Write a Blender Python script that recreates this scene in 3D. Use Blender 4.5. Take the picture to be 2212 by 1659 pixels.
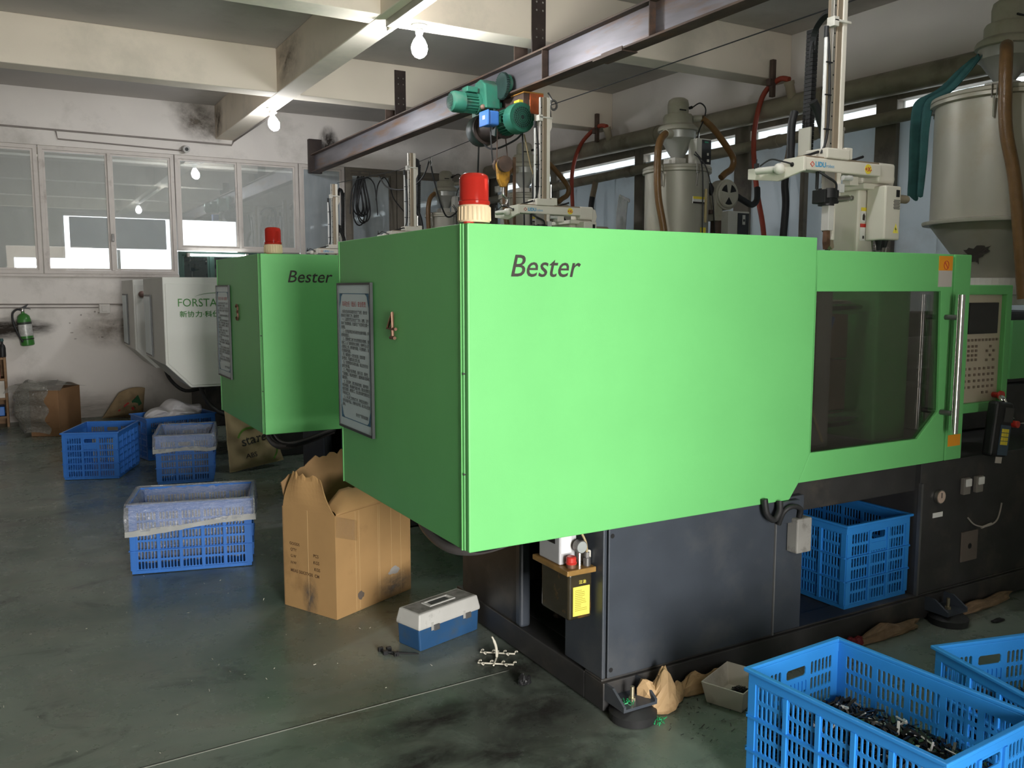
import bpy, bmesh, math, random
from mathutils import Vector, Matrix
from mathutils.geometry import tessellate_polygon
random.seed(7)
for o in list(bpy.data.objects): bpy.data.objects.remove(o)
scene = bpy.context.scene
COL = scene.collection

# ------------------------------------------------------------------ camera
cd = bpy.data.cameras.new('camera'); cam = bpy.data.objects.new('camera', cd); COL.objects.link(cam)
cd.sensor_width = 36.0; cd.lens = 1878.0/2212.0*36.0; cd.clip_start = .05; cd.clip_end = 200
cam.location = (0, 0, 1.55)
cam.rotation_euler = (math.radians(90-6.1995), 0, math.radians(-29.574))
scene.camera = cam

# ------------------------------------------------------------------ world, daylight, exposure
w = bpy.data.worlds.new('sky'); scene.world = w; w.use_nodes = True
bg = w.node_tree.nodes['Background']; bg.inputs[0].default_value = (.93, .97, 1, 1); bg.inputs[1].default_value = 5.2
def area(name, loc, size, energy, rot, col=(1, 1, 1)):
    l = bpy.data.lights.new(name, 'AREA'); l.shape = 'RECTANGLE'; l.size, l.size_y = size
    l.energy = energy; l.color = col
    o = bpy.data.objects.new(name, l); COL.objects.link(o); o.location = loc
    o.rotation_euler = rot; return o
# main daylight, worked out from shadows, in an invented doorway behind the camera
area('unseen_door_daylight', (.85, -3.0, 1.25), (1.6, 2.2), 350, (math.radians(90), 0, 0), (1, .97, .92))
area('far_window_fill', (2.2, 16.9, 2.0), (2.9, 1.6), 90, (math.radians(-90), 0, 0), (.92, .97, 1))  # area lamp inside the far window, added to brighten the room beyond
scene.view_settings.view_transform = 'Standard'; scene.view_settings.look = 'None'
scene.view_settings.exposure = 0.3; scene.view_settings.gamma = 1.0
scene.view_settings.use_curve_mapping = False
scene.cycles.max_bounces = 7; scene.cycles.diffuse_bounces = 4; scene.cycles.glossy_bounces = 3; scene.cycles.transmission_bounces = 4
scene.cycles.transparent_max_bounces = 10; scene.cycles.caustics_reflective = False; scene.cycles.caustics_refractive = False

# ------------------------------------------------------------------ materials
MATS = {}
def mat(name, col, rough=.5, metal=0., var=.12, scale=6., bump=0., bscale=60., dirt=None, dscale=2.5, dlo=.52, dhi=.72, spec=.5,
        alpha=None, trans=0., emit=None, estr=0., coat=0., stretch=(1, 1, 1), coord='Object', ior=1.45, sheen=0., transl=0.):
    if name in MATS: return MATS[name]
    m = bpy.data.materials.new(name); m.use_nodes = True; nt = m.node_tree; N = nt.nodes; L = nt.links
    b = N['Principled BSDF']
    b.inputs['Roughness'].default_value = rough; b.inputs['Metallic'].default_value = metal
    b.inputs['Specular IOR Level'].default_value = spec; b.inputs['IOR'].default_value = ior
    b.inputs['Coat Weight'].default_value = coat
    if trans: b.inputs['Transmission Weight'].default_value = trans
    if alpha is not None: b.inputs['Alpha'].default_value = alpha
    if emit: b.inputs['Emission Color'].default_value = (*emit, 1); b.inputs['Emission Strength'].default_value = estr
    tc = N.new('ShaderNodeTexCoord'); mp = N.new('ShaderNodeMapping'); mp.inputs['Scale'].default_value = stretch
    L.new(tc.outputs[coord], mp.inputs['Vector'])
    nz = N.new('ShaderNodeTexNoise'); nz.inputs['Scale'].default_value = scale; nz.inputs['Detail'].default_value = 6
    L.new(mp.outputs[0], nz.inputs['Vector'])
    rp = N.new('ShaderNodeValToRGB'); c = Vector(col)
    rp.color_ramp.elements[0].position = .3; rp.color_ramp.elements[1].position = .7
    rp.color_ramp.elements[0].color = (*(c*(1-var)), 1); rp.color_ramp.elements[1].color = (*[min(1, x) for x in c*(1+var)], 1)
    L.new(nz.outputs[0], rp.inputs[0]); out = rp.outputs[0]
    if dirt:
        n2 = N.new('ShaderNodeTexNoise'); n2.inputs['Scale'].default_value = dscale; n2.inputs['Detail'].default_value = 9
        n2.inputs['Roughness'].default_value = .65
        L.new(mp.outputs[0], n2.inputs['Vector'])
        mr = N.new('ShaderNodeMapRange'); mr.inputs[1].default_value = dlo; mr.inputs[2].default_value = dhi
        L.new(n2.outputs[0], mr.inputs[0])
        mx = N.new('ShaderNodeMix'); mx.data_type = 'RGBA'; mx.inputs['B'].default_value = (*dirt, 1)
        L.new(mr.outputs[0], mx.inputs['Factor']); L.new(out, mx.inputs['A']); out = mx.outputs['Result']
    L.new(out, b.inputs['Base Color'])
    if bump:
        n3 = N.new('ShaderNodeTexNoise'); n3.inputs['Scale'].default_value = bscale; n3.inputs['Detail'].default_value = 4
        L.new(mp.outputs[0], n3.inputs['Vector'])
        bp = N.new('ShaderNodeBump'); bp.inputs['Strength'].default_value = bump; bp.inputs['Distance'].default_value = .01
        L.new(n3.outputs[0], bp.inputs['Height']); L.new(bp.outputs[0], b.inputs['Normal'])
    if transl:
        tl = N.new('ShaderNodeBsdfTranslucent'); L.new(out, tl.inputs[0]); ms = N.new('ShaderNodeMixShader'); ms.inputs[0].default_value = transl
        L.new(b.outputs[0], ms.inputs[1]); L.new(tl.outputs[0], ms.inputs[2]); L.new(ms.outputs[0], N['Material Output'].inputs[0])
    MATS[name] = m; return m
def sheet_mat(name, tint, diffuse, gloss, rough=.05, dcol=(.8, .84, .85), bump=0., bscale=30.):
    """thin see-through sheet: transparent, dusty diffuse and glossy layers"""
    if name in MATS: return MATS[name]
    m = bpy.data.materials.new(name); m.use_nodes = True; nt = m.node_tree; N = nt.nodes; L = nt.links
    N.remove(N['Principled BSDF']); out = N['Material Output']
    t = N.new('ShaderNodeBsdfTransparent'); t.inputs[0].default_value = (*tint, 1)
    d = N.new('ShaderNodeBsdfDiffuse'); d.inputs[0].default_value = (*dcol, 1)
    g = N.new('ShaderNodeBsdfGlossy'); g.inputs[1].default_value = rough
    m1 = N.new('ShaderNodeMixShader'); m2 = N.new('ShaderNodeMixShader')
    nz = N.new('ShaderNodeTexNoise'); nz.inputs['Scale'].default_value = 4; nz.inputs['Detail'].default_value = 6
    mr = N.new('ShaderNodeMapRange'); mr.inputs[3].default_value = diffuse*.6; mr.inputs[4].default_value = min(1, diffuse*1.4)
    L.new(nz.outputs[0], mr.inputs[0]); L.new(mr.outputs[0], m1.inputs[0])
    L.new(t.outputs[0], m1.inputs[1]); L.new(d.outputs[0], m1.inputs[2])
    lw = N.new('ShaderNodeLayerWeight'); lw.inputs[0].default_value = .35
    mg = N.new('ShaderNodeMapRange'); mg.inputs[3].default_value = gloss; mg.inputs[4].default_value = min(1, gloss+.5)
    L.new(lw.outputs['Fresnel'], mg.inputs[0]); L.new(mg.outputs[0], m2.inputs[0])
    L.new(m1.outputs[0], m2.inputs[1]); L.new(g.outputs[0], m2.inputs[2]); L.new(m2.outputs[0], out.inputs[0])
    if bump:
        n3 = N.new('ShaderNodeTexNoise'); n3.inputs['Scale'].default_value = bscale; n3.inputs['Detail'].default_value = 3; n3.inputs['Distortion'].default_value = 1.2
        bp = N.new('ShaderNodeBump'); bp.inputs['Strength'].default_value = bump; bp.inputs['Distance'].default_value = .02
        L.new(n3.outputs[0], bp.inputs['Height']); L.new(bp.outputs[0], g.inputs['Normal']); L.new(bp.outputs[0], d.inputs['Normal'])
    MATS[name] = m; return m

plaster = mat('plaster', (.77, .72, .675), .9, var=.05, scale=1.2, dirt=(.50, .47, .42), dscale=.8, dlo=.55, dhi=.85, bump=.08, bscale=40, spec=.2)
plaster_low = mat('plaster_low', (.77, .725, .685), .85, var=.05, scale=1.5, dirt=(.40, .38, .34), dscale=1.1, dlo=.52, dhi=.8, bump=.1, bscale=30, spec=.2)
slabm = mat('slab_paint', (.54, .505, .475), .9, var=.06, scale=1, dirt=(.40, .38, .35), dscale=.6, spec=.2)
beamm = mat('beam_paint', (.82, .735, .62), .85, var=.05, scale=1, dirt=(.52, .49, .42), dscale=.7, dlo=.55, dhi=.8, spec=.2)
soot = mat('soot', (.12, .10, .085), .95, var=.3, scale=14)
green = mat('green_paint', (.165, .55, .178), .42, var=.035, scale=3, bump=.035, bscale=220, dirt=(.18, .52, .18), dscale=1.2, dlo=.6, dhi=.9, spec=.4)
green_edge = mat('green_edge', (.14, .45, .14), .45, var=.05)
white_paint = mat('white_paint', (.66, .66, .62), .45, var=.04, scale=3, spec=.4)
ivory = mat('ivory_metal', (.62, .60, .54), .42, var=.06, scale=5, dirt=(.45, .42, .35), dscale=3)
base_gray = mat('base_gray', (.046, .054, .068), .42, var=.15, scale=5, dirt=(.075, .08, .088), dscale=3, bump=.04, bscale=120)
base_dark = mat('base_dark', (.035, .034, .034), .5, var=.2, scale=7, dirt=(.075, .065, .055), dscale=4)
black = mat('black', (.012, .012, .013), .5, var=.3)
blackrub = mat('black_rubber', (.02, .02, .021), .55, var=.2, bump=.05)
steel = mat('steel', (.62, .60, .57), .25, 1., var=.1, scale=20)
castiron = mat('cast_steel', (.16, .155, .15), .4, .6, var=.2, scale=8)
chrome = mat('chrome', (.75, .74, .72), .14, 1., var=.05)
rust = mat('rusty_steel', (.11, .075, .06), .6, .3, var=.35, scale=9, dirt=(.20, .10, .055), dscale=5, stretch=(1, .4, 1))
rust_web = mat('rail_web', (.20, .19, .21), .42, .55, var=.25, scale=5, dirt=(.22, .12, .06), dscale=4, stretch=(2, .3, 2))
darkbrown = mat('dark_plate', (.045, .032, .028), .6, .2, var=.3, scale=8)
alu = mat('aluminium', (.60, .57, .52), .33, .85, var=.06, scale=10, stretch=(1, 1, .1))
ink = mat('dark_print', (.035, .027, .024), .6, var=.25, scale=30)
greenink = mat('green_print', (.06, .22, .05), .6, var=.1)
brass = mat('aged_copper', (.17, .09, .055), .5, .35, var=.3, scale=30)
orange = mat('orange_sticker', (.85, .33, .02), .5, var=.04)
paper = mat('sticker_paper', (.52, .47, .43), .6, var=.05)
paperw = mat('white_label', (.78, .77, .74), .6, var=.03)
yellow = mat('yellow_label', (.85, .68, .06), .5, var=.04)
yellow2 = mat('bright_yellow', (.95, .83, .12), .5, var=.03)
red = mat('red_plastic', (.55, .04, .03), .35, var=.06)
redink = mat('red_print', (.55, .05, .05), .6, var=.1)
beige = mat('panel_beige', (.52, .45, .34), .5, var=.04)
screenm = mat('screen_black', (.02, .019, .02), .15, var=.1)
frame_w = mat('white_window_frame', (.62, .57, .53), .5, var=.05, dirt=(.35, .30, .27), dscale=5, dlo=.58, dhi=.8)
frame_b = mat('brown_frame', (.20, .175, .14), .6, var=.12, dirt=(.11, .095, .08), dscale=4)
pvc = mat('dusty_pipe', (.34, .31, .235), .6, var=.14, scale=5, dirt=(.17, .15, .115), dscale=3)
orange_paint = mat('orange_paint', (.55, .12, .035), .5, var=.12, scale=8, dirt=(.25, .08, .04), dscale=6)
cloth_w = mat('white_bag', (.66, .64, .66), .6, var=.06)
kraft = mat('kraft', (.46, .31, .155), .75, var=.1, scale=7, dirt=(.28, .17, .08), dscale=4)

# ------------------------------------------------------------------ mesh building
def V(*a): return Vector(a)
class MB:
    def __init__(s, ofs=(0, 0, 0)): s.v = []; s.f = []; s.o = Vector(ofs)
    def add(s, vs, fs):
        k = len(s.v); s.v += [tuple(Vector(p)+s.o) for p in vs]; s.f += [[i+k for i in f] for f in fs]; return s
    def box(s, x0, x1, y0, y1, z0, z1, m=None):
        vs = [Vector((x, y, z)) for z in (z0, z1) for y in (y0, y1) for x in (x0, x1)]
        if m is not None: vs = [m @ p for p in vs]
        return s.add(vs, [(0, 2, 3, 1), (4, 5, 7, 6), (0, 1, 5, 4), (2, 6, 7, 3), (0, 4, 6, 2), (1, 3, 7, 5)])
    def cyl(s, p0, p1, r0, r1=None, n=16, caps=True):
        return s.tube([p0, p1], [r0, r0 if r1 is None else r1], n, caps)
    def tube(s, pts, r, n=8, caps=True, closed=False):
        pts = [Vector(p) for p in pts]; m = len(pts)
        rs = r if isinstance(r, (list, tuple)) else [r]*m
        T = []
        for i in range(m):
            a = pts[i-1] if (i or closed) else pts[0]; b = pts[(i+1) % m] if (i < m-1 or closed) else pts[-1]
            t = b-a; T.append(t.normalized() if t.length > 1e-9 else Vector((0, 0, 1)))
        u = T[0].orthogonal().normalized(); vs = []; fs = []
        for i in range(m):
            u = (u-T[i]*u.dot(T[i]))
            u = u.normalized() if u.length > 1e-6 else T[i].orthogonal().normalized()
            q = T[i].cross(u)
            for k in range(n):
                a = 2*math.pi*k/n; vs.append(pts[i]+(u*math.cos(a)+q*math.sin(a))*rs[i])
        for i in range(m if closed else m-1):
            j = (i+1) % m
            for k in range(n): fs.append((i*n+k, i*n+(k+1) % n, j*n+(k+1) % n, j*n+k))
        if caps and not closed: fs.append(list(range(n))[::-1]); fs.append([(m-1)*n+k for k in range(n)])
        return s.add(vs, fs)
    def lathe(s, prof, c=(0, 0, 0), n=24, axis='Z', cap=True, a0=0):
        c = Vector(c); vs = []; fs = []; m = len(prof)
        for (r, h) in prof:
            for k in range(n):
                a = 2*math.pi*k/n+a0; x, y = r*math.cos(a), r*math.sin(a)
                vs.append(c+(Vector((x, y, h)) if axis == 'Z' else Vector((h, x, y)) if axis == 'X' else Vector((y, h, x))))
        for i in range(m-1):
            for k in range(n): fs.append((i*n+k, i*n+(k+1) % n, (i+1)*n+(k+1) % n, (i+1)*n+k))
        if cap: fs.append(list(range(n))[::-1]); fs.append([(m-1)*n+k for k in range(n)])
        return s.add(vs, fs)
    def plate(s, outer, t0, t1, plane='XZ', holes=()):
        """extruded polygon with holes; plane XZ extrudes along Y, YZ along X, XY along Z"""
        def P(p, t): return (p[0], t, p[1]) if plane == 'XZ' else (t, p[0], p[1]) if plane == 'YZ' else (p[0], p[1], t)
        loops = [list(outer)]+[list(h) for h in holes]
        flat = [p for l in loops for p in l]; n = len(flat)
        tris = tessellate_polygon([[Vector((p[0], p[1], 0)) for p in l] for l in loops])
        vs = [P(p, t0) for p in flat]+[P(p, t1) for p in flat]
        fs = [tuple(t) for t in tris]+[tuple(i+n for i in t[::-1]) for t in tris]
        k = 0
        for l in loops:
            m = len(l)
            for i in range(m): j = (i+1) % m; fs.append((k+i, k+j, k+j+n, k+i+n))
            k += m
        return s.add(vs, fs)
    def grid(s, f, nu, nv):
        vs = [f(i/nu, j/nv) for j in range(nv+1) for i in range(nu+1)]
        fs = [(j*(nu+1)+i, j*(nu+1)+i+1, (j+1)*(nu+1)+i+1, (j+1)*(nu+1)+i) for j in range(nv) for i in range(nu)]
        return s.add(vs, fs)
    def sphere(s, c, r, n=12, m=8, sc=(1, 1, 1)):
        pr = [(max(1e-4, math.sin(math.pi*i/m)), -math.cos(math.pi*i/m)) for i in range(m+1)]
        c = Vector(c); vs = []; fs = []
        for (q, h) in pr:
            for k in range(n):
                a = 2*math.pi*k/n; vs.append(c+Vector((q*math.cos(a)*r*sc[0], q*math.sin(a)*r*sc[1], h*r*sc[2])))
        for i in range(m):
            for k in range(n): fs.append((i*n+k, i*n+(k+1) % n, (i+1)*n+(k+1) % n, (i+1)*n+k))
        return s.add(vs, fs)
def wloc(o):
    p = Vector((0, 0, 0))
    while o is not None: p += o.location; o = o.parent
    return p
def tag(o, label=None, cat=None, group=None, kind=None):
    if label: o['label'] = label
    if cat: o['category'] = cat
    if group: o['group'] = group
    if kind: o['kind'] = kind
    return o
def mesh_of(mb, name, smooth=None):
    me = bpy.data.meshes.new(name); me.from_pydata(mb.v, [], mb.f); me.validate()
    bm = bmesh.new(); bm.from_mesh(me); bmesh.ops.recalc_face_normals(bm, faces=bm.faces); bm.to_mesh(me); bm.free()
    if smooth is not None:
        for p in me.polygons: p.use_smooth = True
        me.set_sharp_from_angle(angle=math.radians(smooth))
    me.update(); return me
def part(name, mb, m, parent=None, world=True, bev=0, smooth=None, seg=2, solid=0, sub=0):
    """one mesh object; world=True means the vertices are world coordinates of an unrotated parent"""
    if world and parent is not None:
        off = wloc(parent); mb.v = [tuple(Vector(p)-off) for p in mb.v]
    me = mesh_of(mb, name, smooth); me.materials.append(m)
    o = bpy.data.objects.new(name, me); COL.objects.link(o)
    if parent is not None: o.parent = parent
    if solid: md = o.modifiers.new('s', 'SOLIDIFY'); md.thickness = solid; md.offset = 0
    if sub: md = o.modifiers.new('u', 'SUBSURF'); md.levels = sub; md.render_levels = sub
    if bev: md = o.modifiers.new('b', 'BEVEL'); md.width = bev; md.segments = seg; md.limit_method = 'ANGLE'; md.angle_limit = math.radians(40)
    return o
def solo(name, mb, m, label, cat, group=None, base=None, **k):
    """a thing that is one mesh, its origin at its base"""
    if base is None:
        xs, ys, zs = zip(*mb.v); base = ((min(xs)+max(xs))/2, (min(ys)+max(ys))/2, min(zs))
    off = Vector(base); mb.v = [tuple(Vector(p)-off) for p in mb.v]
    o = part(name, mb, m, None, **k); o.location = off; return tag(o, label, cat, group)
def thing(name, label, cat, loc=(0, 0, 0), rz=0, group=None):
    o = bpy.data.objects.new(name, None); COL.objects.link(o); o.location = loc; o.rotation_euler = (0, 0, rz); o.empty_display_size = .1
    return tag(o, label, cat, group)
def struct(name, mb, m, parent=None, **k):
    o = part(name, mb, m, parent, **k)
    if parent is None: o['kind'] = 'structure'
    return o
def copy_tree(o, parent=None):
    c = o.copy(); COL.objects.link(c); c.parent = parent
    for ch in list(o.children): copy_tree(ch, c)
    return c
def smoothpath(pts, k=6):
    pts = [Vector(p) for p in pts]; out = []
    for i in range(len(pts)-1):
        p0 = pts[max(0, i-1)]; p1 = pts[i]; p2 = pts[i+1]; p3 = pts[min(len(pts)-1, i+2)]
        for j in range(k):
            t = j/k; out.append(.5*((2*p1)+(p2-p0)*t+(2*p0-5*p1+4*p2-p3)*t*t+(3*p1-p0-3*p2+p3)*t*t*t))
    return out+[pts[-1]]
def text_mb(s, size, shear=0, align='LEFT', sx=1.0, spacing=1.0, line=1.0, weight=0.0):
    """flat letter outlines as local (x, y) mesh"""
    cu = bpy.data.curves.new('t', 'FONT'); cu.body = s; cu.size = size; cu.shear = shear; cu.align_x = align
    cu.space_character = spacing; cu.space_line = line; cu.resolution_u = 3; cu.offset = weight
    o = bpy.data.objects.new('t', cu); COL.objects.link(o)
    dg = bpy.context.evaluated_depsgraph_get(); dg.update()
    me = bpy.data.meshes.new_from_object(o.evaluated_get(dg))
    vs = [(v.co.x*sx, v.co.y) for v in me.vertices]; fs = [list(p.vertices) for p in me.polygons]
    bpy.data.objects.remove(o); bpy.data.curves.remove(cu); bpy.data.meshes.remove(me)
    return vs, fs
def text(s, size, m, parent, org, ax, ay, name='lettering', world=True, **k):
    vs, fs = text_mb(s, size, **k); mb = MB(); org, ax, ay = Vector(org), Vector(ax), Vector(ay)
    mb.add([org+ax*x+ay*y for x, y in vs], fs)
    if world and parent is not None:
        off = wloc(parent); mb.v = [tuple(Vector(p)-off) for p in mb.v]
    me = bpy.data.meshes.new(name); me.from_pydata(mb.v, [], mb.f); me.materials.append(m)
    o = bpy.data.objects.new(name, me); COL.objects.link(o); o.parent = parent; return o
# ================================================================== SETTING
YB, XR, ZS, ZB = 11.68, 6.29, 3.86, 3.446
def floor_material():
    m = bpy.data.materials.new('epoxy_floor'); m.use_nodes = True; nt = m.node_tree; N = nt.nodes; L = nt.links; b = N['Principled BSDF']
    tc = N.new('ShaderNodeTexCoord')
    def noise(sc, det, ro=.6, dist=0., st=(1, 1, 1)):
        mp = N.new('ShaderNodeMapping'); mp.inputs['Scale'].default_value = st; L.new(tc.outputs['Object'], mp.inputs[0])
        n = N.new('ShaderNodeTexNoise'); n.inputs['Scale'].default_value = sc; n.inputs['Detail'].default_value = det
        n.inputs['Roughness'].default_value = ro; n.inputs['Distortion'].default_value = dist; L.new(mp.outputs[0], n.inputs['Vector']); return n.outputs[0]
    def ramp(src, lo, hi, a=0., c=1.):
        r = N.new('ShaderNodeMapRange'); r.inputs[1].default_value = lo; r.inputs[2].default_value = hi; r.inputs[3].default_value = a; r.inputs[4].default_value = c
        L.new(src, r.inputs[0]); return r.outputs[0]
    def mix(f, A, B):
        x = N.new('ShaderNodeMix'); x.data_type = 'RGBA'; L.new(f, x.inputs['Factor'])
        for s, q in (('A', A), ('B', B)):
            if isinstance(q, tuple): x.inputs[s].default_value = (*q, 1)
            else: L.new(q, x.inputs[s])
        return x.outputs['Result']
    c = mix(ramp(noise(.9, 8, .6, .6), .35, .68), (.090, .128, .106), (.215, .250, .208))
    c = mix(ramp(noise(2.2, 9, .65, 1.2), .50, .75, 0, .65), c, (.20, .195, .165))
    c = mix(ramp(noise(1.3, 10, .7, 1.5, (1, 1.8, 1)), .56, .66, 0, .75), c, (.045, .050, .045))
    c = mix(ramp(noise(5, 8, .7, .8), .60, .75, 0, .6), c, (.04, .045, .04))
    c = mix(ramp(noise(60, 2, .5), .72, .76, 0, .5), c, (.30, .31, .28))
    # spilt oil around the near foot of the press
    sp = N.new('ShaderNodeTexGradient'); sp.gradient_type = 'SPHERICAL'; mp = N.new('ShaderNodeMapping')
    mp.inputs['Location'].default_value = (-1.42/1.0, -2.55/.62, 0); mp.inputs['Scale'].default_value = (1/1.0, 1/.62, 1); L.new(tc.outputs['Object'], mp.inputs[0]); L.new(mp.outputs[0], sp.inputs[0])
    mu = N.new('ShaderNodeMath'); mu.operation = 'MULTIPLY'; L.new(sp.outputs[1], mu.inputs[0]); L.new(ramp(noise(4, 8, .7, 1.), .35, .62), mu.inputs[1])
    c = mix(ramp(mu.outputs[0], .12, .5, 0, .5), c, (.035, .035, .032))
    L.new(c, b.inputs['Base Color'])
    L.new(ramp(noise(3, 6, .7), .3, .7, .16, .42), b.inputs['Roughness']); b.inputs['Specular IOR Level'].default_value = .45
    bp = N.new('ShaderNodeBump'); bp.inputs['Strength'].default_value = .05; bp.inputs['Distance'].default_value = .01
    L.new(noise(18, 5), bp.inputs['Height']); L.new(bp.outputs[0], b.inputs['Normal'])
    return m
floor = struct('floor', MB().box(-3.6, 6.6, -7, 17.2, -.2, 0), floor_material())
part('joint', MB().box(-3.5, 1.78, 2.910, 2.915, -.001, .0012, Matrix.Rotation(.036, 4, 'Z')), mat('joint_dirt', (.30, .31, .27), .8), floor, world=False)
part('joint', MB().box(-3.5, 1.78, 2.915, 2.920, -.001, .0008, Matrix.Rotation(.036, 4, 'Z')), mat('joint_dark', (.02, .02, .02), .8), floor, world=False)
struct('ceiling', MB().box(-3.6, 6.6, -3.3, 17.2, ZS, ZS+.2), slabm)
# ceiling beams
n = 1
def beam(x0, x1, y0, y1):
    global n
    o = struct('trim_%d' % n, MB().box(x0, x1, y0, y1, ZB, ZS+.001), beamm, bev=.008); n += 1; return o
beam(2.305, 2.525, -1.0, 11.68)
for y in (.18, 2.98, 5.90, 8.66):
    beam(-3.5, 2.3049, y, y+.24); beam(2.5251, 6.29, y, y+.24)
beam(-3.5, 6.29, 14.2, 14.45)
# stains of soot where the long beam meets the wall
def frame_rect(mb, x0, x1, z0, z1, t, y0, y1, plane='XZ'):
    mb.plate([(x0, z0), (x1, z0), (x1, z1), (x0, z1)], y0, y1, plane, [[(x0+t, z0+t), (x1-t, z0+t), (x1-t, z1-t), (x0+t, z1-t)]]); return mb
# back wall: plaster around the openings
wb = MB()
wb.box(-3.5, 6.29, YB, YB+.18, 3.22, ZS)
wb.box(-3.5, -1.3, YB, YB+.18, 0, 3.22); wb.box(-1.3, 1.80, YB, YB+.18, 0, 1.735)
wb.box(1.80, 6.29, YB, YB+.18, 0, 1.0)
wall_back = struct('wall_back', wb, plaster_low)
part('cable_line', MB().tube([(-3.4, YB-.012, 1.40), (1.16, YB-.012, 1.372)], .008, 6), mat('wire_gray', (.25, .22, .2), .7), wall_back)
part('cable_line', MB().tube([(-3.4, YB-.012, 1.36), (.86, YB-.012, 1.335)], .006, 6), MATS['wire_gray'], wall_back)
part('cable_line', MB().tube([(-3.4, YB-.012, 3.43), (2.5, YB-.012, 3.385), (2.52, YB-.03, 3.43), (2.52, 9.55, 3.43)], .011, 6), MATS['wire_gray'], wall_back)
part('cable_line', MB().tube([(.5, YB-.012, 3.41), (.52, YB-.012, 3.30), (1.9, YB-.012, 3.27)], .009, 6), MATS['wire_gray'], wall_back)
glass = sheet_mat('dusty_glass', (.84, .88, .89), .26, .14, .01, (.80, .82, .82))
glass2 = sheet_mat('dusty_glass_pale', (.78, .84, .87), .50, .14, .02, (.55, .60, .64))
darkglass = sheet_mat('dark_glass', (.045, .055, .055), .25, .08, .02, (.06, .07, .07))
def window(k, x0, x1, z0, z1, mulls, fm=None, gm=None, t=.045, y=YB+.02, d=.08):
    fm = fm or frame_w; gm = gm or glass
    r = struct('window_%d' % k, frame_rect(MB(), x0, x1, z0, z1, t, y, y+d), fm, bev=.004)
    xs = [x0+t]+[q for m_ in mulls for q in (m_-.02, m_+.02)]+[x1-t]
    for m_ in mulls: part('mullion', MB().box(m_-.02, m_+.02, y-.008, y+d-.01, z0+t, z1-t), fm, r, bev=.003)
    for i in range(0, len(xs), 2):
        a, b_ = xs[i], xs[i+1]
        part('sash', frame_rect(MB(), a+.001, b_-.001, z0+t+.001, z1-t-.001, .022, y+.015, y+.045), fm, r)
        part('pane', MB().box(a+.02, b_-.02, y+.028, y+.033, z0+t+.02, z1-t-.02), gm, r)
    return r
window(1, -1.30, .295, 1.735, 3.22, [-.5]); window(2, .305, 1.795, 1.735, 3.22, [1.055])
window(3, 1.805, 3.36, 2.04, 3.22, [2.58])
dgreen = mat('dark_green_frame', (.03, .075, .06), .5, var=.1)
window(4, 1.805, 3.36, 1.0, 2.03, [2.2, 2.75], dgreen, darkglass)
window(5, 3.37, 4.00, 1.0, 3.22, [], frame_w, glass2)
window(6, 4.01, 4.76, 1.0, 3.22, [], frame_b, glass2, .085); window(7, 4.77, 6.28, 1.0, 3.22, [5.5], frame_b, glass2, .085)
part('latch', MB().box(1.045, 1.075, YB-.012, YB+.012, 2.13, 2.22), castiron, bpy.data.objects['window_2'], bev=.004)
part('sill', MB().box(-1.3, 1.80, YB-.035, YB+.03, 1.70, 1.735), frame_w, wall_back, bev=.004)
# fluorescent batten inside, above the dark opening
tl = thing('tube_lamp', 'lit fluorescent tube above the dark green framed opening in the back wall', 'lamp', (2.28, YB-.06, 1.955))
part('tube', MB().cyl((1.93, YB-.06, 1.985), (2.62, YB-.06, 1.985), .014, n=10), mat('tube_glow', (1, 1, 1), emit=(.95, 1, 1), estr=9), tl, smooth=40)
for xx in (1.90, 2.62): part('holder', MB().box(xx, xx+.03, YB-.08, YB+.02, 1.96, 2.01), frame_w, tl)
# the room beyond, with its bright window
struct('wall_beyond', MB().plate([(-3.5, 0), (6.29, 0), (6.29, ZS), (-3.5, ZS)], 17.0, 17.15, 'XZ', [[(.72, 1.2), (3.75, 1.2), (3.75, 2.88), (.72, 2.88)]]), plaster)
o = struct('window_8', frame_rect(MB(), .72, 3.75, 1.2, 2.88, .06, 17.02, 17.12), frame_w)
part('mullion', MB().box(2.50, 2.60, 17.0, 17.1, 1.26, 2.82), frame_w, o); part('mullion', MB().box(1.6, 1.65, 17.0, 17.1, 1.26, 2.25), frame_w, o)
part('roller_blind', MB().box(.86, 2.42, 16.95, 16.97, 2.27, 2.80), mat('grey_blind', (.22, .22, .24), .8), o)
# left wall and front wall with an invented open doorway
struct('wall_left', MB().box(-3.7, -3.5, -3.2, 17.1, 0, ZS), plaster)
struct('wall_front', MB().plate([(-3.5, 0), (.0, 0), (.0, 2.40), (1.70, 2.40), (1.70, 0), (6.29, 0), (6.29, ZS), (-3.5, ZS)], -3.2, -3.05), plaster)
struct('wall_light_baffle', MB().plate([(-3.5, 0), (-.15, 0), (-.15, 2.6), (1.72, 2.6), (1.72, 0), (6.29, 0), (6.29, ZS), (-3.5, ZS)], -1.0, -.85), plaster)  # added unseen partition, its opening cuts the daylight off towards the right
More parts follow.
